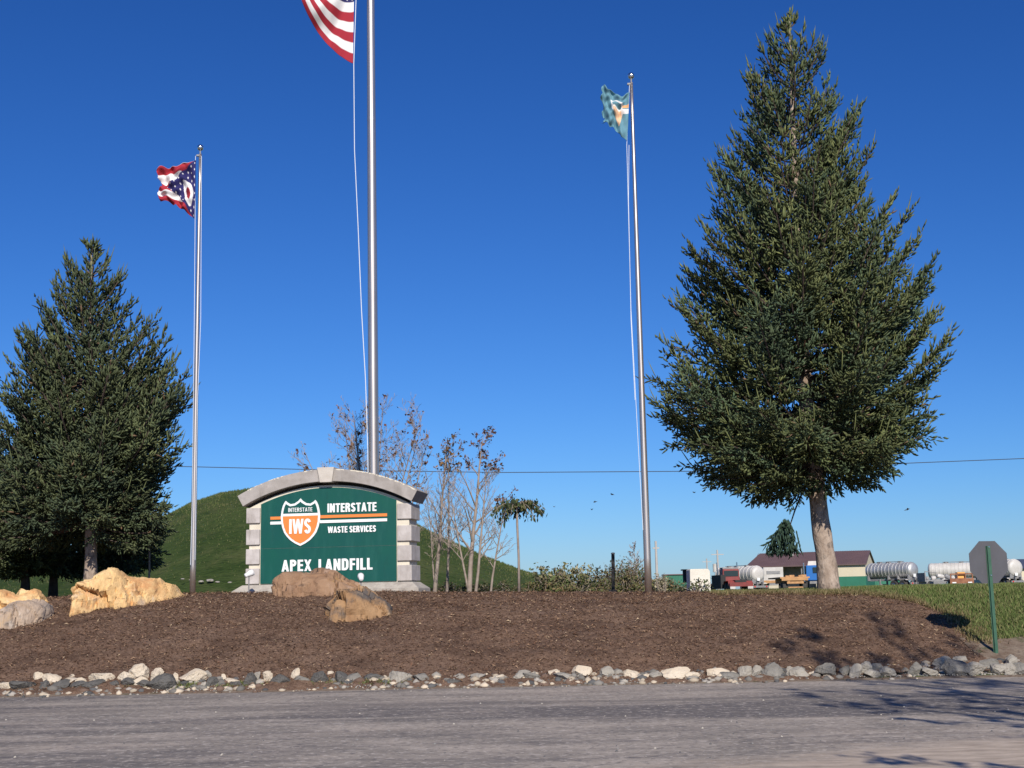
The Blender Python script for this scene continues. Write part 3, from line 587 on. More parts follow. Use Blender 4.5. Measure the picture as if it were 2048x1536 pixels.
def glyph(ch, t):
    """condensed heavy capitals: width and a list of thick strokes (centre lines) on a cap height of 1"""
    h = t/2; w = .5; T_ = 1-h; Wd = w-h
    g = {'I': (t, [[(h, 0), (h, 1)]]),
         'L': (.43, [[(h, 0), (h, 1)], [(h, h*.9), (.43, h*.9)]]),
         'T': (.5, [[(.25, 0), (.25, 1)], [(0, 1-h*.9), (.5, 1-h*.9)]]),
         'E': (.44, [[(h, 0), (h, 1)], [(h, h*.9), (.44, h*.9)], [(h, 1-h*.9), (.44, 1-h*.9)], [(h, .52), (.42, .52)]]),
         'F': (.43, [[(h, 0), (h, 1)], [(h, 1-h*.9), (.43, 1-h*.9)], [(h, .5), (.41, .5)]]),
         'N': (.54, [[(h, 0), (h, 1)], [(.54-h, 0), (.54-h, 1)], [(h*.85, 1), (.54-h*.85, 0)]]),
         'A': (.56, [[(h*.8, 0), (.28, 1)], [(.56-h*.8, 0), (.28, 1)], [(.14, .27), (.42, .27)]]),
         'V': (.54, [[(h*.8, 1), (.27, 0)], [(.54-h*.8, 1), (.27, 0)]]),
         'W': (.82, [[(h*.8, 1), (.22, 0)], [(.22, 0), (.41, 1)], [(.41, 1), (.6, 0)], [(.6, 0), (.82-h*.8, 1)]]),
         'X': (.54, [[(h*.8, 0), (.54-h*.8, 1)], [(h*.8, 1), (.54-h*.8, 0)]]),
         'D': (.53, [[(h, 0), (h, 1)], [(h, 1-h*.9)]+ell(.25, .68, .28-h, .32-h*.9, 90, 0)+ell(.25, .32, .28-h, .32-h*.9, 0, -90)+[(h, h*.9)]]),
         'P': (.5, [[(h, 0), (h, 1)], [(h, 1-h*.9)]+ell(.26, .72, .24-h, .28-h*.9, 90, -90)+[(h, .44+h*.9)]]),
         'R': (.53, [[(h, 0), (h, 1)], [(h, 1-h*.9)]+ell(.27, .74, .24-h, .26-h*.9, 90, -90)+[(h, .48+h*.9)], [(.27, .5), (.4, .36), (.53-h, 0)]]),
         'C': (.52, [ell(.26, .68, .26-h, .32-h*.9, 12, 180)+ell(.26, .32, .26-h, .32-h*.9, 180, 348)]),
         'S': (.5, [ell(.25, .72, .25-h, .28-h*.9, 12, 215)+[(.25, .51)]+ell(.25, .28, .25-h, .28-h*.9, 35, -168)])}
    return g[ch]
def ribbon(m, pts, t, y0, y1):
    P_ = []
    for p in pts:
        if not P_ or (Vector(p)-P_[-1]).length > 1e-4: P_.append(Vector(p))
    n = len(P_); Lf = []; Rg = []
    for i in range(n):
        a = (P_[i]-P_[i-1]).normalized() if i else None; b = (P_[i+1]-P_[i]).normalized() if i < n-1 else None
        a = a or b; b = b or a; na, nb = Vector((-a.y, a.x)), Vector((-b.y, b.x)); nn = (na+nb).normalized(); k = t/2/max(.6, nn.dot(na))
        Lf.append(P_[i]+nn*k); Rg.append(P_[i]-nn*k)
    vs = [(p.x, y0, p.y) for p in Lf]+[(p.x, y0, p.y) for p in Rg]+[(p.x, y1, p.y) for p in Lf]+[(p.x, y1, p.y) for p in Rg]; fs = []
    for k in range(n-1): fs += [(k, k+1, n+k+1, n+k), (2*n+k, 3*n+k, 3*n+k+1, 2*n+k+1), (k, 2*n+k, 2*n+k+1, k+1), (n+k, n+k+1, 3*n+k+1, 3*n+k)]
    fs += [(0, n, 3*n, 2*n), (n-1, 3*n-1, 4*n-1, 2*n-1)]
    m.add(vs, fs)
def letters(txt, x0, x1, z0, z1, y, t=.17, parent=None, gap=.075):
    lay = []; x = 0; t *= 1
    for ch in txt:
        if ch == ' ': x += .24; continue
        w_, st_ = glyph(ch, t); lay.append((x, st_)); x += w_+gap
    tot = x-gap; kx_ = (x1-x0)/tot; kz_ = z1-z0; m = MB(); c = 0
    for (xo, st_) in lay:
        for i, ln in enumerate(st_):
            ln2 = []
            # diagonals keep their full foot width: clip happens by the flat slab ends
            ribbon(m2 := MB(), ln, t*(1 if len(ln) > 2 else (1.0 if ln[0][0] == ln[-1][0] else (.9 if ln[0][1] == ln[-1][1] else .86))), y-.0006*i, y+.018)
            if len(ln) == 2 and ln[0][0] != ln[1][0] and ln[0][1] != ln[1][1]:
                hw_ = t*.46; (ax, az), (bx_, bz_) = ln
                m2 = MB().prism([(ax-hw_, az), (ax+hw_, az), (bx_+hw_, bz_), (bx_-hw_, bz_)], y-.0006*i, y+.018)
            m.add([((p[0]+xo)*kx_+x0, p[1], p[2]*kz_+z0) for p in m2.v], m2.f)
    return m.build('lettering', M['white'], parent)
letters('INTERSTATE', -.01, 1.19, 1.868, 2.078, -.056, .2, panel)['label'] = 'large INTERSTATE lettering'
letters('WASTE SERVICES', 0, 1.175, 1.383, 1.533, -.056, .2, panel)['label'] = 'WASTE SERVICES lettering'
letters('APEX  LANDFILL', -1.13, 1.09, .502, .772, -.056, .195, panel, .1)['label'] = 'APEX LANDFILL lettering'
for (x0, x1) in ((-1.425, -1.13), (-.195, 1.445)):
    MB().box(x0, x1, -.052, -.034, 1.737, 1.807).build('orange_stripe', M['orange'], panel)
    MB().box(x0, x1, -.052, -.034, 1.622, 1.689).build('white_stripe', M['white'], panel)
sh = [(0, 408), (20, 430), (50, 450), (85, 455), (110, 440), (127, 425), (140, 443), (152, 470), (162, 510), (168, 560), (165, 610), (155, 655), (138, 700), (115, 733), (85, 765), (45, 793), (0, 815)]
kx = .487/168; kz = 1.125/407
def shp(inset=0, zt=None, zb=None):
    pr = [(-.675+x*kx, 2.222-(y-408)*kz) for x, y in sh]; pl = [(-.675-x*kx, z) for (x, _), (_, z) in zip(sh[1:-1], pr[1:-1])][::-1]
    loop = pr+pl
    if inset:
        n = len(loop); out = []
        for i in range(n):
            p0, p1, p2 = Vector(loop[i-1]), Vector(loop[i]), Vector(loop[(i+1) % n]); n1 = Vector((p1.y-p0.y, -(p1.x-p0.x))).normalized(); n2 = Vector((p2.y-p1.y, -(p2.x-p1.x))).normalized(); nn = (n1+n2).normalized()
            q = p1+nn*inset/max(.5, nn.dot(n1)); out.append((q.x, q.y))
        loop = out
    def clip(lp, zc, above):
        o = []
        for i in range(len(lp)):
            a, b = lp[i-1], lp[i]; ia, ib = (a[1] >= zc) == above, (b[1] >= zc) == above
            if ia != ib: t = (zc-a[1])/(b[1]-a[1]); o.append((a[0]+(b[0]-a[0])*t, zc))
            if ib: o.append(b)
        return o
    if zb is not None: loop = clip(loop, zb, True)
    if zt is not None: loop = clip(loop, zt, False)
    return loop
shield = MB().prism(shp(), -.062, -.034).build('shield_emblem', M['white'], panel)
MB().prism(shp(.05, zb=1.87), -.068, -.06).build('shield_top', M['green'], shield)
MB().prism(shp(.05, zt=1.808), -.068, -.06).build('shield_bottom', M['orange'], shield)
letters('INTERSTATE', -.972, -.375, 1.905, 2.002, -.078, .14, shield, .12)
letters('IWS', -.945, -.41, 1.385, 1.735, -.082, .19, shield, .06)
# floodlights standing in front
def flood(px, py, Y, label, ph, tilt):
    b = at(px, py, Y); g = ground_z(b.x, Y); r = thing('floodlight', label, 'floodlight', (b.x, Y, g), 0, 'floodlights in front of the sign')
    h = b.z-g
    MB().tube([(0, 0, -.1), (0, 0, h)], .015, 8).build('stake', M['grey'], r)
    m = MB(Matrix.Translation((0, 0, h)) @ Matrix.Rotation(ph, 4, 'Z') @ Matrix.Rotation(tilt, 4, 'X')); m.lathe([(.03, -.11), (.05, -.1), (.055, -.03), (.075, .03), (.078, .1), (.065, .1), (.06, .06)], axis='y', n=16); m.build('lamp_head', M['lamp'], r, smooth=True)
flood(498, 1148, 30.4, 'white floodlight on a stake at left pillar foot of the sign', -1.0, R(25))
flood(722, 1155, 30.2, 'white floodlight on a stake above the sign boulders', .2, R(25))
# ---------------------------------------------------------------- flagpoles
def flagpole(label, px, py0, Y, ptop, pyt, r0, r1, ballr, joints, group, ropes):
    b = at(px, py0, Y); b.z = ground_z(b.x, Y)-.05 if not group == 'x' else b.z
    t = at(ptop, pyt, Y); H = t.z-b.z; dx = t.x-b.x
    root = thing('flagpole', label, 'flagpole', b, 0, 'flagpoles')
    n = 14; MB().tube([(dx*i/n, 0, H*i/n) for i in range(n+1)], [r0+(r1-r0)*max(0, (i/n-.15)/.85) for i in range(n+1)], 24).build('shaft', M['steel'], root, smooth=True)
    for z in joints:
        rr = r0+(r1-r0)*z/H; MB().lathe([(rr*.98, z-.05), (rr*1.06, z-.045), (rr*1.06, z+.045), (rr*.98, z+.05)], (dx*z/H, 0, 0)).build('joint_collar', M['steel'], root, smooth=False)
    m = MB(); m.tube([(dx, 0, H-.02), (dx, 0, H+.12)], .018, 8); m.box(dx-r1*2.6, dx-r1*.6, -.03, .03, H-.06, H-.02); m.build('truck', M['grey'], root)
    c = H+.1+ballr*.8; MB().lathe([(ballr*math.sin(a)+1e-4, c-ballr*math.cos(a)) for a in np.linspace(0, math.pi, 14)], (dx, 0, 0)).build('ball_finial', M['ball'], root, smooth=True)
    for pts in ropes: MB().tube([at(a, b_, Y-.12)-b for a, b_ in pts], .0065 if Y < 33 else .011, 5).build('halyard', M['rope'], root)
    return root
flagpole('shortest silver flagpole, left of sign, flying the striped pennant flag', 385, 1190, 31, 400.5, 308, .068, .034, .08, [1.2], 'g', [[(391, 312), (390, 470), (388, 700), (384.5, 1000), (381, 1130)], [(403, 312), (401.5, 640), (395, 800), (390, 1120)]])
flagpole('thick tall flagpole rising behind the sign and out of frame', 749, 1185, 34, 738.5, -430, .142, .09, .12, [7.6-1.6+.0, 14.2-1.3], 'g', [[(712, 0), (707.5, 128), (709, 300), (716, 450), (723, 620), (731, 760), (735.5, 900), (736, 945)], [(716, -250), (712, 0)]])
flagpole('silver flagpole on the right flying the teal flag', 1297, 1185, 28.7, 1262.5, 165, .078, .036, .078, [3.05, 2.75], 'g', [[(1259, 170), (1253.5, 290), (1262, 620), (1277, 900), (1286, 1060)], [(1258, 290), (1257, 400), (1262, 640), (1270, 800)]])
# ---------------------------------------------------------------- flags
def cloth(name, label, Pf, colf, nu=110, nv=90, keep=None):
    V = [Pf(i/nu, j/nv) for j in range(nv+1) for i in range(nu+1)]
    C = [colf((i+.5)/nu, (j+.5)/nv) for j in range(nv+1) for i in range(nu+1)]
    Fc = [(j*(nu+1)+i, j*(nu+1)+i+1, (j+1)*(nu+1)+i+1, (j+1)*(nu+1)+i) for j in range(nv) for i in range(nu) if keep is None or keep((i+.5)/nu, (j+.5)/nv)]
    o = npmesh(name, V, Fc, M['flag'], smooth=True, colors=np.array(C))
    md = o.modifiers.new('s', 'SOLIDIFY'); md.thickness = .004
    return tag(o, label, 'flag', 'flags')
RED = (.36, .03, .045); WHT = (.78, .76, .75); BLU = (.03, .028, .12)
s34 = 34/F
h0 = at(706, 127, 33.85); hoistH = 3.9
def us_P(u, v):
    # bottom edge of the flag blows left and up; the cloth gathers along it
    bx = -1.45*math.sin(min(1.9, u*2.6))*1.02 - .35*max(0, u-.3); bz = 1.72*(u*2.35)**1.35 if u < .8 else 1.72*(1.88)**1.35+(u-.8)*2
    k = 1-.52*min(1, u*2.6)
    z = h0.z + bz + v*hoistH*k; x = h0.x + .06*v + bx*(1-.10*v*6*min(1, u*2)) if v < .5 else h0.x + .06*v + bx*(1-.3*min(1, u*2))
    y = 33.85 + .22*math.sin(9*u+v*7)*min(1, u*6) - .5*u + .05*math.sin(27*u+16*v)*min(1, u*8)+.02*math.sin(70*u+20*v)*min(1, u*12)
    z += .03*math.sin(14*u+5*v)
    return (x, y, z)
def us_C(u, v):
    st = int(v*13)
    if v > 6/13 and u < .4:
        a = (u/.4*11) % 1-.5; b = ((v-6/13)*13/7*9) % 1-.5
        return WHT if a*a+b*b < .05 else BLU
    return RED if st % 2 == 0 else WHT
cloth('striped_flag', 'large red and white striped flag cut by the top edge of the photo', us_P, us_C, 140, 130)
# the two smaller flags are shaped by control rows: each row is an edge line from hoist to fly, listed top to bottom
def rows_P(rows, Y, amp, ph):
    rr = [[at(a, b, Y) for a, b in r] for r in rows]; k = len(rr)
    def cr(pts, t):
        n = len(pts)-1; t = min(n-1e-6, max(0, t*n)); i = int(t); f = t-i
        a, b, c, d = pts[max(0, i-1)], pts[i], pts[min(n, i+1)], pts[min(n, i+2)]
        return .5*((2*b)+(c-a)*f+(2*a-5*b+4*c-d)*f*f+(3*b-a-3*c+d)*f**3)
    def Pf(u, v):
        p = cr([cr(r, u) for r in rr], 1-v)
        w = min(1, u*4); p = p.copy(); p.y += amp*w*(math.sin(11*u+7*v+ph)+.6*math.sin(19*u-12*v+ph)+.35*math.sin(31*v+9*u)); p.z += .02*w*math.sin(25*u+6*v)
        return tuple(p)
    return Pf
oh = [[(392, 320), (372, 326), (350, 333), (331, 334), (312, 338)],
      [(391, 345), (374, 346), (352, 352), (334, 352), (318, 354)],
      [(391, 378), (376, 376), (355, 372), (334, 376), (314, 372)],
      [(390, 406), (375, 402), (356, 396), (334, 390), (315, 388)],
      [(389, 438), (373, 424), (357, 414), (340, 404), (322, 403)]]
def oh_C(u, v):
    # blue triangle at the hoist with a white ring and red disc, stripes beyond
    tri = 1.0-abs(v-.5)*2
    if u < tri*.66+.09:
        d = math.hypot((u-.24)/.15, (v-.5+.12*math.sin(u*9))/.21)
        if d < .5: return RED
        if d < 1: return WHT
        a, b = (u*10) % 1-.5, (v*8+.5*(int(u*10) % 2)) % 1-.5
        return WHT if abs(a)+abs(b) < .17 and d > 1.2 else BLU
    st = int(v*5); return RED if st % 2 == 0 else WHT
def oh_keep(u, v): return not (u > .86 and abs(v-.55) < (u-.86)*1.1)
cloth('pennant_flag', 'red, white and blue swallow-tailed flag with a white ring and red disc', rows_P(oh, 30.85, .085, .4), oh_C, keep=oh_keep)
te = [[(1259, 184), (1243, 192), (1226, 182), (1212, 176), (1207, 163)],
      [(1258, 196), (1243, 204), (1226, 198), (1211, 192), (1199, 188)],
      [(1257, 222), (1241, 222), (1225, 216), (1212, 214), (1203, 208)],
      [(1256, 250), (1241, 248), (1227, 236), (1214, 238), (1203, 242)],
      [(1254, 283), (1240, 273), (1228, 258), (1216, 250), (1204, 243)]]
TEAL = (.13, .27, .33)
def te_C(u, v):
    x, z = (u-.36-.2*(v-.5))/.17, (v-.46)/.27
    if abs(x) < 1 and abs(z) < 1 and (z > 0 or abs(x) < 1+z*.95):
        if abs(x) > .8 or z > .86: return WHT
        return (.75, .47, .29) if z < .25 else ((.75, .74, .72) if z < .4 else TEAL)
    if abs(v-.6) < .035 and u < .25: return (.7, .36, .16)
    if abs(v-.5) < .04 and u < .25: return WHT
    return TEAL
def te_keep(u, v):
    return u < .93+.07*math.sin(v*23) and v > .02+.05*max(0, math.sin(u*26+1))*u and not (u > .8 and abs(v-.3) < (u-.8)*.35)
cloth('teal_flag', 'tattered teal flag with a faded orange and white shield', rows_P(te, 28.55, .06, 2.1), te_C, keep=te_keep)
# ---------------------------------------------------------------- boulders
def boulder(label, top, bot, Yf, depth, m, seed, amp=.07, name='boulder', group='boulders on the mulch bank', facet=.6, nx=110, nt=72):
    """top/bot: outline pixels; Yf(px): depth of its middle line"""
    x0, x1 = top[0][0], top[-1][0]; tx, ty = zip(*top); bx, by = zip(*bot)
    c = at((x0+x1)/2, by[len(by)//2], Yf((x0+x1)/2)); root_loc = Vector((c.x, c.y, ground_z(c.x, c.y)))
    V = []
    for i in range(nx+1):
        s = i/nx; px = x0+(x1-x0)*(.5-.5*math.cos(math.pi*s)); Y = Yf(px)
        T = at(px, float(np.interp(px, tx, ty)), Y); Bq = at(px, float(np.interp(px, bx, by)), Y-depth*.4); w = max(.02, math.sin(math.pi*s)**.5)
        zb = min(Bq.z, T.z)-.3; zt = T.z
        for j in range(nt):
            a = 2*math.pi*j/nt; ca, sa = math.cos(a), math.sin(a); e = .62
            y = math.copysign(abs(ca)**e, ca)*depth/2*w; z = zb+(zt-zb)*(.5+.5*math.copysign(abs(sa)**e, sa))
            y *= 1.0-.25*max(0, sa)
            V.append(Vector((T.x, Y+y, z))-root_loc)
    cc = sum(V, Vector())/len(V); out = []
    for k, p in enumerate(V):
        d = (p-cc); dn = Vector((d.x*.3, d.y, d.z)).normalized(); q = p*1.0+Vector((seed, seed*2, 0))
        r = .5*amp*noise.fractal(q*1.3, 1., 2.1, 5)
        for sc_, am_ in ((1.25, 1.), (3.1, .42)):
            ds, pt = noise.voronoi((q+Vector((.12, .1, .12))*noise.noise(q*3))*sc_)
            h1 = noise.cell(pt[0]*37.7); h2 = noise.cell(pt[0]*53.1+Vector((9, 0, 0))); h3 = noise.cell(pt[0]*71.3+Vector((0, 9, 0)))
            tl = Vector((h1-.5, h2-.5, h3-.5))*1.7
            r += am_*facet*(.045*(h2-.5)*2*amp/.1 + (q-pt[0]/sc_).dot(tl)*.27)
            r -= am_*amp*.8*math.exp(-(ds[1]-ds[0])/.03)
        r += amp*(.16*noise.noise(q*9)+.12*noise.noise(q*24))
        if dn.z > .5 and abs(dn.y) < .5: r *= .5
        out.append(p+dn*r)
    n = nt; Fc = [(i*n+j, i*n+(j+1) % n, (i+1)*n+(j+1) % n, (i+1)*n+j) for i in range(nx) for j in range(n)]
    o = MB().add(out, Fc+[tuple(range(n)), tuple(range(nx*n, nx*n+n))[::-1]]).build(name, m, smooth=True); o.location = root_loc
    md = o.modifiers.new('e', 'EDGE_SPLIT'); md.split_angle = R(24)
    return tag(o, label, 'boulder', group)
lin = lambda xa, ya, xb, yb: (lambda px: ya+(yb-ya)*(px-xa)/(xb-xa))
boulder('long golden sandstone boulder left of the sign', [(144, 1225), (148, 1175), (158, 1162), (185, 1160), (205, 1148), (222, 1140), (240, 1142), (255, 1152), (270, 1151), (300, 1154), (318, 1153), (330, 1163), (350, 1168), (360, 1180), (376, 1197)],
        [(144, 1240), (200, 1235), (300, 1232), (340, 1215), (376, 1200)], lin(144, 26.5, 376, 28.6), 1.25, M['gold'], 3, .11)
boulder('rusty tan boulder behind the grey one at the left edge', [(-60, 1200), (-30, 1183), (10, 1179), (40, 1186), (75, 1182), (88, 1192), (93, 1204), (95, 1215)], [(-60, 1250), (95, 1230)], lin(-60, 26.9, 95, 27.5), 1.0, M['gold'], 7, .08)
boulder('grey-tan boulder in front at the left edge', [(-4, 1222), (12, 1206), (35, 1197), (60, 1194), (85, 1204), (97, 1213), (99, 1224)], [(-4, 1240), (20, 1262), (45, 1262), (75, 1245), (99, 1232)], lin(-4, 25.6, 99, 26.1), .75, M['tanrock'], 9, .08)
boulder('long brown boulder lying directly in front of the sign', [(549, 1180), (552, 1158), (568, 1145), (590, 1142), (630, 1142), (648, 1139), (672, 1142), (690, 1152), (715, 1161), (733, 1172), (742, 1185), (748, 1200)], [(549, 1192), (600, 1200), (660, 1200), (748, 1205)], lin(549, 28.4, 748, 28.5), .95, M['brownrock'], 12, .08)
boulder('squat brown and grey boulder overlapping the right end of the long brown one', [(654, 1215), (660, 1195), (672, 1180), (695, 1176), (720, 1177), (738, 1185), (755, 1196), (772, 1202), (784, 1208), (786, 1214)], [(654, 1222), (668, 1245), (700, 1254), (740, 1245), (770, 1228), (786, 1216)], lin(654, 25.75, 786, 26.2), .9, M['mixrock'], 22, .08)
# ---------------------------------------------------------------- kerbside rocks
rocks = '''c 8 1374 26 12,c 75 1355 17 17,c 103 1361 34 17,c 142 1362 32 10,c 142 1354 12 8,c 160 1362 24 11,c 200 1359 44 21,c 248 1357 30 20,c 280 1350 40 30,c 275 1367 34 18,c 309 1356 26 27,c 352 1357 12 16,c 386 1356 46 24,p 414 1349 18 11,c 446 1354 11 15,c 462 1364 27 10,c 435 1366 12 8,p 514 1355 13 16,c 536 1357 17 20,c 588 1352 17 22,c 537 1345 9 6,c 566 1343 9 6,c 660 1348 15 8,d 40 1373 42 17,d 88 1371 17 14,d 115 1371 38 14,d 157 1370 32 12,d 185 1369 44 15,d 222 1370 25 12,d 252 1368 36 17,d 287 1370 30 14,d 325 1362 50 30,d 419 1366 28 17,d 444 1370 15 8,d 497 1361 27 22,d 470 1369 22 8,d 560 1362 38 18,g 605 1361 28 13,d 638 1358 36 20,d 680 1356 32 19,g 708 1357 28 15,d 742 1355 40 14,p 805 1356 46 17,g 845 1355 36 17,c 873 1355 17 9,d 905 1362 28 10,p 957 1354 38 11,c 995 1356 28 9,p 1040 1351 36 15,g 1065 1353 32 13,c 1112 1345 25 13,p 1130 1354 42 12,c 1168 1345 38 18,p 1210 1346 30 17,p 1238 1347 15 13,c 1262 1349 34 15,c 1290 1354 15 8,p 1312 1352 28 11,c 1350 1348 52 17,c 1385 1350 30 13,c 1437 1346 38 15,g 1455 1351 42 15,p 1490 1344 23 24,p 1512 1345 25 19,g 1529 1346 15 15,g 1549 1343 42 24,p 1577 1345 15 19,p 1600 1345 36 21,c 1630 1349 25 9,g 1657 1344 42 24,g 1690 1343 21 18,p 1712 1344 25 22,p 1734 1339 23 22,g 1752 1336 21 13,p 1748 1348 32 13,p 1782 1345 36 18,g 1813 1343 21 13,g 1836 1340 32 22,c 1853 1332 17 13,p 1862 1345 28 13,p 1888 1331 34 26,g 1912 1338 58 28,p 1920 1320 28 16,p 1951 1336 38 28,g 1977 1331 38 22,p 2001 1338 36 24,p 2020 1340 21 18,p 2023 1324 24 26,g 2042 1338 26 20'''
zones = [(130, 'below the left-edge boulders'), (400, 'below the golden boulder'), (655, "below the sign's left half"), (850, "below the sign's right half"), (1055, 'between sign and umbrella sapling'), (1310, 'between umbrella sapling and right flagpole'), (1680, 'between right flagpole and big spruce'), (1925, 'between big spruce and stop sign'), (2200, 'at the foot of the stop sign')]
NM = {'c': ('creamrock', 'cream'), 'd': ('darkrock', 'dark slate'), 'g': ('greyrock', 'mid-grey'), 'p': ('palerock', 'pale grey')}
ordn = ['first', 'second', 'third', 'fourth', 'fifth', 'sixth', 'seventh', 'eighth', 'ninth', 'tenth', 'eleventh', 'twelfth', 'thirteenth', 'fourteenth', 'fifteenth']
import bmesh
rk = sorted([(r.split()[0],)+tuple(float(q) for q in r.split()[1:]) for r in rocks.replace('\n', ',').split(',')], key=lambda r: r[1])
cnt = {}
rnd = random.Random(21)
for (k, cx, cy, w, h) in rk:
    hor = 1190-.0203*(cx-1024); yb = cy+h/2
    Y = 21.9
    while Y < 24.5 and at(cx, yb-1.5, Y).z > ground_z(at(cx, yb, Y).x, Y)+.02: Y += .03
    c = at(cx, cy, Y); w *= 1.05; h *= 1.1; cy -= h*.03; W_, H_ = w*Y/F/2*1.1, h*Y/F/2*1.12
    bm = bmesh.new(); bmesh.ops.create_icosphere(bm, subdivisions=4, radius=1); sd = rnd.random()*99
    pl = [(Vector((rnd.gauss(0, 1), rnd.gauss(0, 1), rnd.gauss(.1, .8))).normalized(), rnd.uniform(.38, .82)) for _ in range(18)]
    for v in bm.verts:
        p = v.co.normalized(); q = p*1.0
        for nn, dd in pl:
            t = q.dot(nn)
            if t > dd: q = q-nn*(t-dd)*.92
        q = q*(1+.09*noise.noise(p*2.2+Vector((sd, 0, 0)))+.04*noise.noise(p*6+Vector((0, sd, 0))))
        v.co = q
    mx = max(abs(v.co.x) for v in bm.verts); mz_ = max(abs(v.co.z) for v in bm.verts); ang = rnd.uniform(-.15, .15)
    for v in bm.verts: v.co = Vector((v.co.x/mx*W_, v.co.y*W_*.75, v.co.z/mz_*H_*1.12))
    bmesh.ops.rotate(bm, verts=bm.verts, cent=(0, 0, 0), matrix=Matrix.Rotation(ang, 3, 'Y'))
    me = bpy.data.meshes.new('kerb_rock'); bmesh.ops.scale(bm, verts=bm.verts, vec=(1.08, 1, 1.08)); bm.to_mesh(me); bm.free(); me.materials.append(M[NM[k][0]])
    o = bpy.data.objects.new('kerb_rock', me); COL.objects.link(o)
    o.location = (c.x, Y+W_*.3, c.z)
    zn = [z for lim, z in zones if cx < lim][0]; key = (k, zn); cnt[key] = cnt.get(key, 0)+1; i = cnt[key]
    tot = sum(1 for r in rk if r[0] == k and [z for lim, z in zones if r[1] < lim][0] == zn)
    od = 'only ' if tot == 1 else (ordn[i-1]+' ')
    tag(o, (f'only {NM[k][1]} rock of the kerb row {zn}' if tot == 1 else f'{od}{NM[k][1]} kerb rock from left, {zn}'), 'rock', 'rocks lining the road edge')
def rubble(n):
    V = []; Fc = []; C = []; k = 0
    ico = bmesh.new(); bmesh.ops.create_icosphere(ico, subdivisions=1, radius=1); iv = np.array([v.co[:] for v in ico.verts]); fi = np.array([[v.index for v in f.verts] for f in ico.faces]); ico.free()
    for i in range(n):
        x = rs.uniform(-10.5, 10.5); back = rs.rand() < .55; y = (bank0(x)+rs.uniform(-.1, .4)) if back else bank0(x)*.35+.65*22.22+rs.normal(0, .18); s_ = rs.uniform(.03, .085) if back else rs.uniform(.014, .04)*(1.3 if rs.rand() < .2 else 1)
        sc_ = np.array([s_*rs.uniform(.8, 1.5), s_, s_*rs.uniform(.6, .9)]); v = iv*(1+rs.uniform(-.28, .18, (len(iv), 1)))*sc_
        V.append(v+np.array([x, y, max(0, ground_z(x, y))+s_*.25])); Fc.append(fi+len(iv)*i)
        c = [(.5, .42, .32), (.1, .1, .1), (.2, .185, .165), (.33, .3, .26), (.15, .1, .075)][rs.choice(5, p=[.25, .2, .2, .2, .15])]; C.append(np.tile(np.array(c)*rs.uniform(.75, 1.2), (len(iv), 1)))
    return npmesh('stone_rubble', np.concatenate(V), np.concatenate(Fc), M['chips'], colors=np.concatenate(C))
tag(rubble(1250), 'small broken stones and clods filling the gaps between the kerb rocks', 'rubble', kind='stuff')
# small loose pebbles and pale stones lying about
def pebbles(name, n, reg, zf, label, cat):
    V = []; Fc = []; C = []; k = 0
    for _ in range(n):
        x, y = reg(); s = rs.uniform(.006, .018); z = zf(x, y); q = np.array([(.55, .5, .42), (.3, .29, .27), (.15, .15, .15)][rs.randint(3)])
        b = len(V); V += [(x-s, y, z), (x, y-s, z), (x+s, y, z), (x, y+s, z), (x+rs.normal(0, s*.3), y, z+s)]; Fc += [(b, b+1, b+4), (b+1, b+2, b+4), (b+2, b+3, b+4), (b+3, b, b+4)]; C += [q]*5
    return tag(npmesh(name, V, Fc, M['chips'], colors=np.array(C)), label, cat, kind='stuff')
pebbles('loose_gravel', 4200, lambda: (rs.uniform(-10.5, 10), 22.08+abs(rs.normal(0, .2)) if rs.rand() < .93 else rs.uniform(11, 22)), lambda x, y: max(.002, ground_z(x, y)+.012), 'loose pebbles along the road edge', 'gravel')
hs = [(385, 1160, 14), (402, 1163, 12), (420, 1161, 16), (435, 1164, 10), (448, 1178, 12), (365, 1158, 8), (398, 1172, 9), (427, 1175, 8), (460, 1165, 9), (408, 1180, 10)]
for i, (px, py, w) in enumerate(hs):
    Y = 96; c = at(px, py, Y); W_ = w*Y/F/2
    bm = bmesh.new(); bmesh.ops.create_icosphere(bm, subdivisions=2, radius=1)
    for v in bm.verts: v.co = Vector((v.co.x*W_, v.co.y*W_, v.co.z*W_*.4))*(1+.25*noise.noise(v.co*1.7+Vector((i*3, 0, 0))))
    me = bpy.data.meshes.new('field_stone'); bm.to_mesh(me); bm.free(); me.materials.append(M['palerock']); o = bpy.data.objects.new('field_stone', me); COL.objects.link(o); o.location = c
    tag(o, 'pale flat stone on the grass at the hill foot, between left flagpole and sign', 'stone', 'pale stones at the foot of the hill')
# ---------------------------------------------------------------- stop sign seen from behind
stb = at(1993, 1330, 23.9); stb.z = ground_z(stb.x, 23.9)
st = thing('stop_sign', 'back of an octagonal road sign on a green post at right edge', 'road sign', stb, R(12))
oc = at(1990, 1124, 23.9)-stb; zc = oc.z; ro = .762/2/math.cos(R(22.5))
octo = [(ro*math.cos(R(22.5+45*i)), zc+ro*math.sin(R(22.5+45*i))) for i in range(8)]
M2 = Matrix.Rotation(R(-1.5), 4, 'Y')
MB(Matrix.Translation((.0, 0, 0))).prism(octo, -.002, .002).build('sign_plate', M['signback'], st)
MB().prism([(x*.96, zc+(z-zc)*.96) for x, z in octo], .0022, .0035).build('red_face', M['red'], st)
pm = MB(); w = .03
pm.box(-.042, -.030, -.012, -.006, -.35, zc+.29); pm.box(.030, .042, -.012, -.006, -.35, zc+.29); pm.box(-.030, -.018, -.045, -.006, -.35, zc+.29); pm.box(.018, .030, -.045, -.006, -.35, zc+.29); pm.box(-.018, .018, -.045, -.037, -.35, zc+.29)
pm.build('post', M['post'], st)
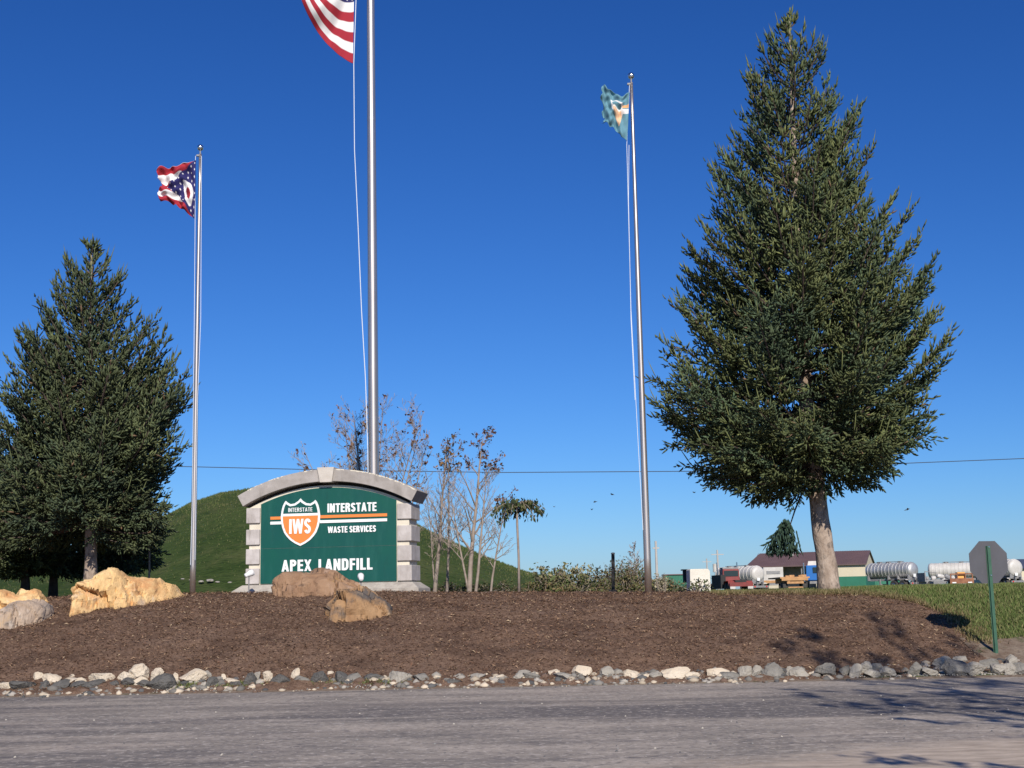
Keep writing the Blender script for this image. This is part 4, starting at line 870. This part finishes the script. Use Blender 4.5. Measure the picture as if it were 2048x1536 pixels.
for z in (zc+.27, zc-.24): MB().lathe([(.0, -.06), (.012, -.059), (.014, -.047), (.006, -.046), (.006, .006)], (0, 0, z), 'y', 10).build('bolt', M['ball'], st)
# ---------------------------------------------------------------- black post, white block, utility poles, wire
b = P(1226, 1184, 34, True); bp_ = thing('black_post', 'short black post standing alone between sapling and right flagpole', 'post', b, 0)
MB().tube([(0, 0, -.1), (.02, 0, .5), (.03, 0, at(1227, 1108, 34).z-b.z)], .045, 10).build('post_shaft', M['black'], bp_); MB().box(-.1, .1, -.08, .08, -.05, .12).build('post_foot', M['black'], bp_, bevel=.02); MB().lathe([(.05, 0), (.052, .03), (.01, .04)], (.03, 0, at(1227, 1108, 34).z-b.z), n=10).build('post_cap', M['grey'], bp_)
b = P(1399, 1187, 30, True); wb = thing('concrete_block', 'weathered white block with rounded top corners beside the scrub', 'block', b, R(8))
hh = at(1399, 1138, 30).z-b.z; hw = .235
pts = [(-hw-.01, -.1), (hw+.03, -.1), (hw+.02, .06), (hw, .08)]+[(hw-.07+.07*math.cos(R(a)), hh-.07+.07*math.sin(R(a))) for a in (0, 30, 60, 90)]+[(-hw+.03+.03*math.cos(R(a)), hh-.03+.03*math.sin(R(a))) for a in (90, 135, 180)]
MB().prism(pts, -.12, .2).build('block_body', M['chalk'], wb, bevel=.01)
b = P(1375, 1184, 33, True); db = thing('utility_box', 'dark box half hidden behind the left side of the white block', 'utility box', b, 0)
hh = at(1375, 1141, 33).z-b.z; MB().box(-.09, .12, -.1, .12, hh-.3, hh).build('box_body', M['black'], db, bevel=.01); MB().box(-.13, .15, -.14, .15, hh, hh+.03).build('lid', M['darkbark'], db); MB().box(.0, .05, -.03, .03, -.1, hh-.3).build('stand', M['black'], db)
for (px, pyt, Y, lab, arms) in ((1315, 1082, 120, 'thin pale utility pole just right of the right flagpole', 0), (1438, 1100, 190, 'distant utility pole with a transformer above the red truck', 1), (1416, 1117, 260, 'farthest stubby utility pole between white block and red truck', 1)):
    b = P(px, 1180, Y, True); t = at(px, pyt, Y)-b; u = thing('utility_pole', lab, 'utility pole', b, 0, 'distant utility poles')
    MB().tube([(0, 0, -.2), (0, 0, t.z)], [.19 if Y > 130 else .14, .12 if Y > 130 else .1], 8).build('pole_shaft', M['pole'], u)
    MB().box(-.9 if arms else -.3, .9 if arms else .3, -.06, .06, t.z-.7, t.z-.58).build('crossarm', M['pole'], u)
    if arms and Y < 200: MB().lathe([(.05, t.z-3.2), (.3, t.z-3.15), (.3, t.z-2.0), (.05, t.z-1.95)], (-.45, 0, 0), n=10).build('transformer', M['tankw'], u)
wp = [(-500, 915), (0, 925), (320, 932), (660, 940), (1000, 945), (1385, 942.5), (1700, 931), (2048, 917), (2600, 893)]
tag(MB().tube([at(a, b_, 62) for a, b_ in wp], .019, 5).build('overhead_wire', M['wire'], smooth=True), 'single dark wire sagging across the sky behind trees and sign', 'overhead wire')
wp = [(1416, 1141), (1380, 1141), (1320, 1142)]
# ---------------------------------------------------------------- yard in the distance
def face(p0, yaw): return yaw
b = P(1612, 1172, 222, True); bl = thing('yard_building', 'cream metal building with brown roof and green lower walls behind the big spruce', 'building', b, R(-21))
def bx(px): return (at(px, 1150, 222)-b).x*1.05
def bz(py): return (at(1612, py, 222)-b).z
x0, xg0, xg1, x1 = bx(1500), bx(1563), bx(1630), bx(1722)
ze, zr = bz(1129), bz(1102)
m = MB(); m.box(x0, xg0, 0, 14, -.5, ze); m.box(xg1, x1, 0, 14, -.5, ze); m.build('wall', M['wwall'], bl)
MB().prism([(0, 0), (14, 0), (7, zr-ze)], 0, 1).add([], []).v
g = MB(Matrix.Translation((x1-.02, 0, ze)) @ Matrix.Rotation(R(90), 4, 'Z')); g.prism([(0, 0), (14, 0), (7, zr-ze-.1)], 0, .2); g.build('gable_end', M['wwall'], bl)
MB().box(xg0, xg1, 4.5, 14, -.5, ze).build('recessed_wall', M['grey'], bl)
m = MB(); m.box(xg1+.3, x1+.04, -.06, -.01, -.5, bz(1155)); m.box(x1+.01, x1+.05, 0, 14, -.5, bz(1155)); m.build('wainscot', M['gwall'], bl)
rf = MB(); e = .5
rf.add([(x0-.2, -e, ze-.1), (x1+.3, -e, ze-.1), (x1+.3, 7, zr), (x0+1.0, 7, zr), (x0-.2, -e, ze-.3), (x1+.3, -e, ze-.3), (x1+.3, 7, zr-.2), (x0+1., 7, zr-.2)], [(0, 1, 2, 3), (4, 7, 6, 5), (0, 4, 5, 1), (1, 5, 6, 2), (2, 6, 7, 3), (3, 7, 4, 0)])
rf.add([(x0-.2, 14.5, ze-.1), (x1+.3, 14.5, ze-.1), (x1+.3, 7.01, zr), (x0+1.0, 7.01, zr)], [(3, 2, 1, 0)]); rf.build('roof', M['roof'], bl)
m = MB()
for i in range(60):
    x = x0+.8+(x1-x0-.8)*i/60; m.tube([(x, -e, ze-.07), (x+.3*0, 7, zr+.03)], .035, 3)
m.build('roof_seam', M['roof'], bl)['kind'] = 'stuff'
MB().box(xg0+1, xg0+1.6, 5, 5.6, zr-.6, zr+.4).build('vent', M['tankw'], bl)
m = MB(); m.box(x1-3.2, x1-2.0, -.05, .02, -.5, 1.8); m.build('side_door', M['grey'], bl)
b = P(1352, 1176, 215, True); gs = thing('green_shed', 'low dark green shed behind the scrub left of the white block', 'shed', b, R(-3))
w2 = 22*215/F; h2 = at(1352, 1150, 215).z-b.z; MB().box(-w2, w2, 0, 5, -.5, h2).build('wall', M['gwall'], gs); MB().box(-w2-.2, w2+.2, -.2, 5.2, h2, h2+.15).build('roof', M['roof'], gs)
m = MB()
for i in range(14): m.box(-w2+i*w2/7, -w2+i*w2/7+.08, -.05, -.005, -.5, h2)
m.build('wall_ribs', M['gwall'], gs)
b = P(1760, 1174, 235, True); gs = thing('green_fence', 'green metal sheet fence between building and ribbed tanker', 'fence', b, 0)
MB().box(-3.5, 4.5, 0, .15, -.3, at(1760, 1157, 235).z-b.z).build('sheet_panel', M['gwall'], gs)
m = MB()
for i in range(9): m.box(-3.5+i, -3.4+i, -.06, -.005, -.3, at(1760, 1158, 235).z-b.z)
m.build('fence_posts', M['gwall'], gs)
b = P(2050, 1172, 330, True); fb = thing('far_building', 'dark blue-roofed building far beyond the stop sign', 'building', b, 0)
MB().box(-8, 30, 0, 14, -1, 4.2).build('wall', M['wwall'], fb)
hr = at(2050, 1117, 330).z-b.z; MB().add([(-9, -1, 4.2), (31, -1, 4.2), (31, 7, hr), (-3, 7, hr), (-9, 15, 4.2), (31, 15, 4.2)], [(0, 1, 2, 3), (3, 2, 5, 4), (0, 3, 4), (1, 5, 2), (0, 4, 5, 1)]).build('roof', mat('blue_grey_roof', (.06, .075, .12), .6), fb)
def wheel(parent, x, y, r=.5, w=.28, dual=False):
    t = MB().lathe([(r*.55, -w/2), (r*.93, -w/2), (r, -w/2+.05), (r, w/2-.05), (r*.93, w/2), (r*.55, w/2)], (x, y, r), 'y', 20).build('wheel', M['tyre'], parent, smooth=False)
    MB().lathe([(.01, -w/2+.02), (r*.3, -w/2-.02), (r*.56, -w/2+.04), (r*.56, w/2-.04), (r*.3, w/2+.02), (.01, w/2-.02)], (x, y, r), 'y', 16).build('hub', M['ball'], t)
def tanker(label, loc, rz, L=9.5, rr=.98, m_='tank', ribs=15, band=True, walkway=True):
    t = thing('tanker_trailer', label, 'tanker trailer', loc, rz, 'tanker trailers parked in the yard'); zc_ = 1.25+rr
    MB().lathe([(.02, 0), (rr*.55, .03), (rr*.86, .14), (rr*.985, .32), (rr, .4), (rr, L-.4), (rr*.985, L-.32), (rr*.86, L-.14), (rr*.55, L-.03), (.02, L)], (0, 0, zc_), 'x', 36).build('tank', M[m_], t, smooth=True)
    for i in range(ribs):
        x = .55+(L-1.1)*i/(ribs-1); MB().lathe([(rr, x-.045), (rr+.045, x-.03), (rr+.045, x+.03), (rr, x+.045)], (0, 0, zc_), 'x', 36).build('rib', M['tank' if m_ == 'tank' else 'tankw'], t)
    m = MB(); m.box(.2, L-.2, -.5, -.38, .95, 1.2); m.box(.2, L-.2, .38, .5, .95, 1.2)
    for x in (.3, 1.8, 3.2, L-.6): m.box(x, x+.15, -.85, .85, 1.0, 1.6)
    m.box(-.25, -.05, -1.1, 1.1, .5, .75); m.box(-.2, .2, -.45, -.35, .6, 1.2); m.box(-.2, .2, .35, .45, .6, 1.2); m.build('chassis', M['grey'], t)
    for x in (1.0, 2.25):
        for y in (-.95, .95): wheel(t, x, y, .5, .5)
    for y in (-.95, .95): m = MB(); m.add([(.3, y-.3, 1.0), (.5, y-.3, 1.12), (2.8, y-.3, 1.12), (3.0, y-.3, 1.0), (.3, y+.3, 1.0), (.5, y+.3, 1.12), (2.8, y+.3, 1.12), (3., y+.3, 1.)], [(0, 1, 5, 4), (1, 2, 6, 5), (2, 3, 7, 6)]); m.build('mudguard', M['tankw'], t)
    m = MB(); m.box(L-2.16, L-2.1, -.6, .6, .5, .6); m.box(L-2.2, L-2.05, -.7, -.55, 0, 1.2); m.box(L-2.2, L-2.05, .55, .7, 0, 1.2); m.box(L-2.3, L-1.95, -.8, -.45, -.02, .05); m.box(L-2.3, L-1.95, .45, .8, -.02, .05); m.build('landing_gear', M['grey'], t)
    for x in (L*.3, L*.55, L*.75): MB().lathe([(.3, 0), (.3, .16), (.24, .2), (.01, .2)], (x, 0, zc_+rr-.03), 'z', 16).build('manhole', M['grey'], t)
    m = MB(); 
    for y in (-.28, .28): m.tube([(L*.25, y, zc_+rr+.12), (L*.8, y, zc_+rr+.12)], .03, 5)
    m.build('walkway_rail', M['grey'], t)
    for y in (-.85, .85): MB().box(-.28, -.24, y-.1, y+.1, .56, .7).build('tail_light', M['red'], t)
    m = MB(); m.box(-.06, -.02, -.05, .35, 1.35, 1.7); m.build('placard', M['white'], t)
    return t
p = P(1520, 1182, 165, True); tanker('bright ribbed tanker trailer with pale end cap beside the red truck', p, R(112), 9.5, .98, 'tankw', 11)
p = P(1832, 1174, 152, True); tanker('ribbed silver tanker trailer alone between building and stop sign', p, R(124), 6.8, .9, 'tank', 12)
p = P(2010, 1168, 172, True); tanker('long ribbed tanker partly hidden behind the stop sign', p, R(160), 9.5, 1.0, 'tankw', 18)
p = P(2036, 1166, 168, True); tanker('pale tanker end showing right of the stop sign plate', p, R(105), 8, 1.1, 'tankw', 8)
# red truck seen from behind
p = P(1455, 1183, 146, True); t = thing('red_truck', 'old red heavy truck parked right of the white block', 'truck', p, R(4))
MB().box(-1.0, .95, -2.2, -.4, 1.2, 2.55, .08, .05).build('cab', M['redp'], t, bevel=.08)
MB().box(-.8, .75, -2.23, -2.14, 1.75, 2.35).build('rear_window', M['glass'], t)
m = MB(); m.box(-.45, .45, -6.5, 4, .75, 1.05); m.box(-1.25, 1.25, -6.6, -6.4, .62, 1.05); m.build('frame', M['redp'], t)
for s_ in (-1, 1):
    m = MB(); x = s_*.95; m.add([(x-.35, -6.3, .75), (x-.35, -6.0, 1.2), (x-.35, -4.0, 1.2), (x-.35, -3.7, .8), (x+.35, -6.3, .75), (x+.35, -6.0, 1.2), (x+.35, -4, 1.2), (x+.35, -3.7, .8)], [(0, 1, 5, 4), (1, 2, 6, 5), (2, 3, 7, 6)]); m.build('mudguard', M['redp'], t)
    MB().box(x-.28, x+.28, -6.66, -6.61, .35, .62).build('mud_flap', M['tankw'], t)
    for k in (0, 1, 2): wh = MB().lathe([(.2, -.28), (.48, -.28), (.52, -.2), (.52, .2), (.48, .28), (.2, .28)], (0, 0, 0), 'x', 18); wh.v = [(a+x, b_+(-5.6+1.3*k if k < 2 else 3.2), c_+.52) for a, b_, c_ in wh.v]; wh.build('wheel', M['tyre'], t)
    MB().tube([(s_*1.12, -.3, 1.0), (s_*1.12, -.3, 3.3)], .07, 8).build('exhaust_stack', M['ball'], t)
MB().box(-.9, .85, -2.0, -.6, 2.56, 2.72).build('roof_fairing', M['grey'], t); MB().box(-.7, .7, -.35, 2.2, 1.1, 1.75, .1, .1).build('bonnet', M['redp'], t, bevel=.08)
MB().box(-1.5, -.95, -3.5, 1.0, .4, 1.9).build('side_body', M['black'], t); MB().box(-.6, .6, -6.4, -5.2, 1.06, 1.3).build('fifth_wheel', M['black'], t)
# flatbed trailer
p = P(1579, 1181, 156, True); t = thing('flatbed_trailer', 'tan flatbed trailer seen end-on between tanker and blue truck', 'trailer', p, R(-3))
MB().box(-1.75, 1.6, -5, 5, 1.45, 1.62).build('deck', M['tan'], t); m = MB(); m.box(-1.6, 1.4, -5.1, -4.95, 1.2, 1.45); m.box(-.9, -.65, -5, 5, .9, 1.45); m.box(.55, .8, -5, 5, .9, 1.45); m.box(-1.0, .9, -5.05, -4.9, .85, 1.1); m.box(-.9, .8, -5.1, -5.0, .35, .5); m.build('frame', M['tan'], t)
for x in (-1.15, 1.05):
    for y in (-4.2, -3.0): MB(Matrix.Translation((x, y, .5)) @ Matrix.Rotation(R(90), 4, 'Z')).lathe([(.2, -.27), (.46, -.27), (.5, -.2), (.5, .2), (.46, .27), (.2, .27)], (0, 0, 0), 'y', 18).build('wheel', M['tyre'], t)
for (x, y, s_) in ((-.9, -4.5, .16), (-.3, -4, .22), (.6, -4.6, .18), (1.2, -3, .25)): MB().box(x-s_*1.3, x+s_*1.3, y-.3, y+.3, 1.62, 1.62+s_).build('load_timber', M['tan'], t, bevel=.02)
# blue truck
p = P(1630, 1177, 158, True); t = thing('blue_truck', 'bright blue truck cab half hidden by the big spruce trunk', 'truck', p, R(-14))
MB().box(-.95, 1.1, -1.2, .9, 1.2, 3.0, .06, .12).build('cab', M['bluep'], t, bevel=.1); MB().box(-.1, .9, -1.24, -1.1, 2.1, 2.75).build('rear_window', M['glass'], t); MB().box(-.99, -.9, -.8, .5, 2.1, 2.7).build('side_window', M['glass'], t)
MB().box(-.7, .9, -1.0, .6, 3.0, 3.5, .1, .2).build('roof_fairing', M['tankw'], t); MB().box(-.45, .45, -4.5, 3.2, .8, 1.1).build('frame', M['grey'], t); MB().box(-.75, .85, .9, 2.8, 1.1, 1.9, .08, .1).build('bonnet', M['bluep'], t)
for x in (-1., 1.05):
    for y in (-3.8, -2.5, 1.9):
        MB(Matrix.Translation((x, y, .52)) @ Matrix.Rotation(R(90), 4, 'Z')).lathe([(.2, -.25), (.48, -.25), (.52, -.18), (.52, .18), (.48, .25), (.2, .25)], (0, 0, 0), 'y', 18).build('wheel', M['tyre'], t)
for x in (-1.15, 1.25): MB().tube([(x, -1.3, 1), (x, -1.3, 3.3)], .07, 8).build('exhaust_stack', M['ball'], t)
m = MB(); m.tube([(-.95, .7, 2.7), (-1.45, .8, 2.75), (-1.5, .8, 1.9), (-.95, .7, 1.9)], .03, 5); m.box(-1.55, -1.4, .75, .85, 2.0, 2.65); m.build('wing_mirror', M['grey'], t)
# white box truck body behind the flatbed
p = P(1546, 1178, 180, True); t = thing('box_trailer', 'white box trailer with an orange sill behind the tan flatbed', 'trailer', p, R(-8))
MB().box(-1.3, 1.3, -3, 3, 1.2, 3.2).build('box_body', M['tankw'], t); MB().box(-1.35, 1.35, -3.05, -2.98, 1.1, 1.45).build('sill', M['tan'], t); MB().box(-.9, .9, -3.06, -3.01, 2.3, 2.7).build('vent_grille', M['grey'], t)
for x in (-.95, .95): MB(Matrix.Translation((x, -2, .5)) @ Matrix.Rotation(R(90), 4, 'Z')).lathe([(.2, -.27), (.46, -.27), (.5, -.2), (.5, .2), (.46, .27), (.2, .27)], (0, 0, 0), 'y', 18).build('wheel', M['tyre'], t)
MB().box(-.6, .6, -3, 3, .8, 1.1).build('frame', M['grey'], t)
# grey flatbed truck and rust-brown trailer left of the stop sign
p = P(1868, 1170, 150, True); t = thing('flatbed_truck', 'grey flatbed loaded with pale bundles left of the stop sign', 'truck', p, R(8))
MB().box(-1.4, 2.9, -1.0, 1.0, .75, .95).build('deck', M['grey'], t); MB().box(-1.5, -1.38, -1.0, 1.0, .75, 1.75).build('headboard', M['grey'], t); MB().box(-1.35, .4, -1.02, 1.0, .3, .75).build('side_box', M['grey'], t)
for i, (x, z, L_) in enumerate(((-.9, 1.1, .5), (-.1, 1.15, .6), (.8, 1.35, .9), (1.7, 1.25, .8), (2.4, 1.1, .6), (1.2, 1.05, .5))):
    q = MB(Matrix.Translation((x, -.3+.1*i, z)) @ Matrix.Rotation(R(20*i-30), 4, 'Y')); q.lathe([(.02, -L_/2), (.2, -L_/2+.05), (.27, -.1), (.25, .1), (.18, L_/2-.05), (.02, L_/2)], (0, 0, 0), 'x', 10); q.build('bundle', M['tankw'] if i % 3 else M['grey'], t)
for x in (-.9, 1.9): MB().lathe([(.2, -.2), (.4, -.2), (.42, -.15), (.42, .15), (.4, .2), (.2, .2)], (x, -.85, .42), 'y', 16).build('wheel', M['tyre'], t)
MB().tube([(-1.2, 0, .95), (-1.0, 0, 1.9), (.4, 0, 1.75)], .05, 6).build('crane_arm', M['grey'], t)
p = P(1922, 1172, 140, True); t = thing('rusty_trailer', 'rust-brown trailer carrying an orange machine just left of the stop sign', 'trailer', p, R(-10))
MB().box(-1.15, 1.15, -.8, 4, .7, .9).build('deck', M['rust'], t); m = MB(); m.box(-1.2, 1.2, -.95, -.82, .45, 1.0); 
for x in (-1.1, -.4, .4, 1.1): m.box(x-.05, x+.05, -.8, -.7, .9, 1.5)
m.box(-1.1, 1.1, -.8, -.7, 1.4, 1.52); m.build('frame', M['rust'], t)
MB().box(-.45, .5, -.6, .9, .95, 1.65, .08, .1).build('orange_machine', M['yellow'], t, bevel=.06)
for x in (-.8, .8): MB().box(x-.2, x+.2, -1.0, -.95, .5, .62).build('tail_light', M['white'], t)
for x in (-1.0, 1.0): MB(Matrix.Translation((x, .6, .42)) @ Matrix.Rotation(R(90), 4, 'Z')).lathe([(.2, -.2), (.4, -.2), (.42, -.15), (.42, .15), (.4, .2), (.2, .2)], (0, 0, 0), 'y', 16).build('wheel', M['tyre'], t)
MB().box(-2.6, -1.2, 1.2, 4.5, .5, .75).build('drawbar', M['grey'], t)
# ---------------------------------------------------------------- birds
for i, (px, py, Y) in enumerate(((1108, 1014, 60), (1224, 989, 70), (1190, 1004, 75), (1183, 1019, 75), (1403, 970, 70), (1815, 1019, 60), (1388, 985, 80), (1427, 960, 80))):
    c = at(px, py, Y); a = .3*math.sin(i*2.3); w = .12
    m = MB(Matrix.Translation(c) @ Matrix.Rotation(a, 4, 'Y') @ Matrix.Rotation(i*.9, 4, 'Z'))
    m.add([(-w, .02, .07), (-w*.4, .06, .03), (0, .05, 0), (w*.4, .06, .03), (w, .02, .07), (w*.4, -.04, .02), (0, -.08, -.01), (-w*.4, -.04, .02), (0, -.18, 0), (0, .12, .01), (0, 0, .035), (0, 0, -.035)],
          [(0, 1, 7), (1, 2, 10, 7), (2, 3, 5, 10), (3, 4, 5), (7, 10, 6), (5, 6, 10), (9, 2, 10), (6, 8, 10), (7, 11, 1), (5, 3, 11), (9, 11, 6), (6, 11, 8)])
    tag(m.build('bird', M['bird'], fix=False), 'tiny dark bird gliding in the open sky', 'bird', 'distant birds')
# ---------------------------------------------------------------- tree behind the camera that shades the road
bare('bare roadside tree out of frame whose branches shade the road', 'bare_tree', 'tree', [((10., 4., 0), (9.6, 4.4, 13), .22), ((10., 4, 2.5), (6.6, 4.2, 9.0), .13), ((10., 4, 3), (8.2, 6.2, 12), .13), ((10, 4, 1.5), (4.8, 3.3, 5.3), .1), ((10, 4, 2.5), (12.5, 3.5, 11), .13)], 51, 3600, [(.1, .08, .03), (.12, .06, .03)], spread=.7, twigr=.012, kids=6, leafsize=.09, depth=3, leaftop=.03, tm='darkbark', up=.5)
# ---------------------------------------------------------------- light, sky, camera
EL, AZ = R(32), R(9)
sun = bpy.data.lights.new('sun', 'SUN'); sun.energy = 4.9; sun.angle = R(.53); sun.color = (1, .93, .82)
so_ = bpy.data.objects.new('sun', sun); COL.objects.link(so_)
sv = Vector((math.sin(AZ)*math.cos(EL), -math.cos(AZ)*math.cos(EL), math.sin(EL))); so_.rotation_euler = sv.to_track_quat('Z', 'Y').to_euler()
w = bpy.data.worlds.new('World'); S.world = w; w.use_nodes = True; nt = w.node_tree; bg = nt.nodes['Background']
sky = nt.nodes.new('ShaderNodeTexSky'); sky.sky_type = 'NISHITA'; sky.sun_disc = False; sky.sun_elevation = EL; sky.sun_rotation = R(180)-AZ
sky.air_density = 1.0; sky.dust_density = .25; sky.ozone_density = 2.6; sky.altitude = 300
sr = nt.nodes.new('ShaderNodeSeparateColor'); cr_ = nt.nodes.new('ShaderNodeCombineColor'); nt.links.new(sky.outputs[0], sr.inputs[0])
for i, (a, g) in enumerate(((.325, 1.52), (.505, 1.26), (.86, 1.12))):
    m1 = nt.nodes.new('ShaderNodeMath'); m1.operation = 'MULTIPLY'; m1.inputs[1].default_value = .12; nt.links.new(sr.outputs[i], m1.inputs[0])
    m2 = nt.nodes.new('ShaderNodeMath'); m2.operation = 'POWER'; m2.inputs[1].default_value = g; nt.links.new(m1.outputs[0], m2.inputs[0])
    m3 = nt.nodes.new('ShaderNodeMath'); m3.operation = 'MULTIPLY'; m3.inputs[1].default_value = a/.12; nt.links.new(m2.outputs[0], m3.inputs[0]); nt.links.new(m3.outputs[0], cr_.inputs[i])
nt.links.new(cr_.outputs[0], bg.inputs[0]); bg.inputs[1].default_value = .12
cam = bpy.data.cameras.new('camera'); cam.sensor_width = 36; cam.lens = F/2048*36; cam.clip_end = 6000; cam.clip_start = .1
co = bpy.data.objects.new('camera', cam); COL.objects.link(co)
mw = Matrix(((RT[0], UP[0], -FW[0], 0), (RT[1], UP[1], -FW[1], 0), (RT[2], UP[2], -FW[2], CZ), (0, 0, 0, 1))); co.matrix_world = mw
S.camera = co
S.view_settings.view_transform = 'Standard'; S.view_settings.look = 'None'; S.view_settings.exposure = 0; S.view_settings.gamma = 1
S.cycles.max_bounces = 5; S.cycles.use_denoising = True
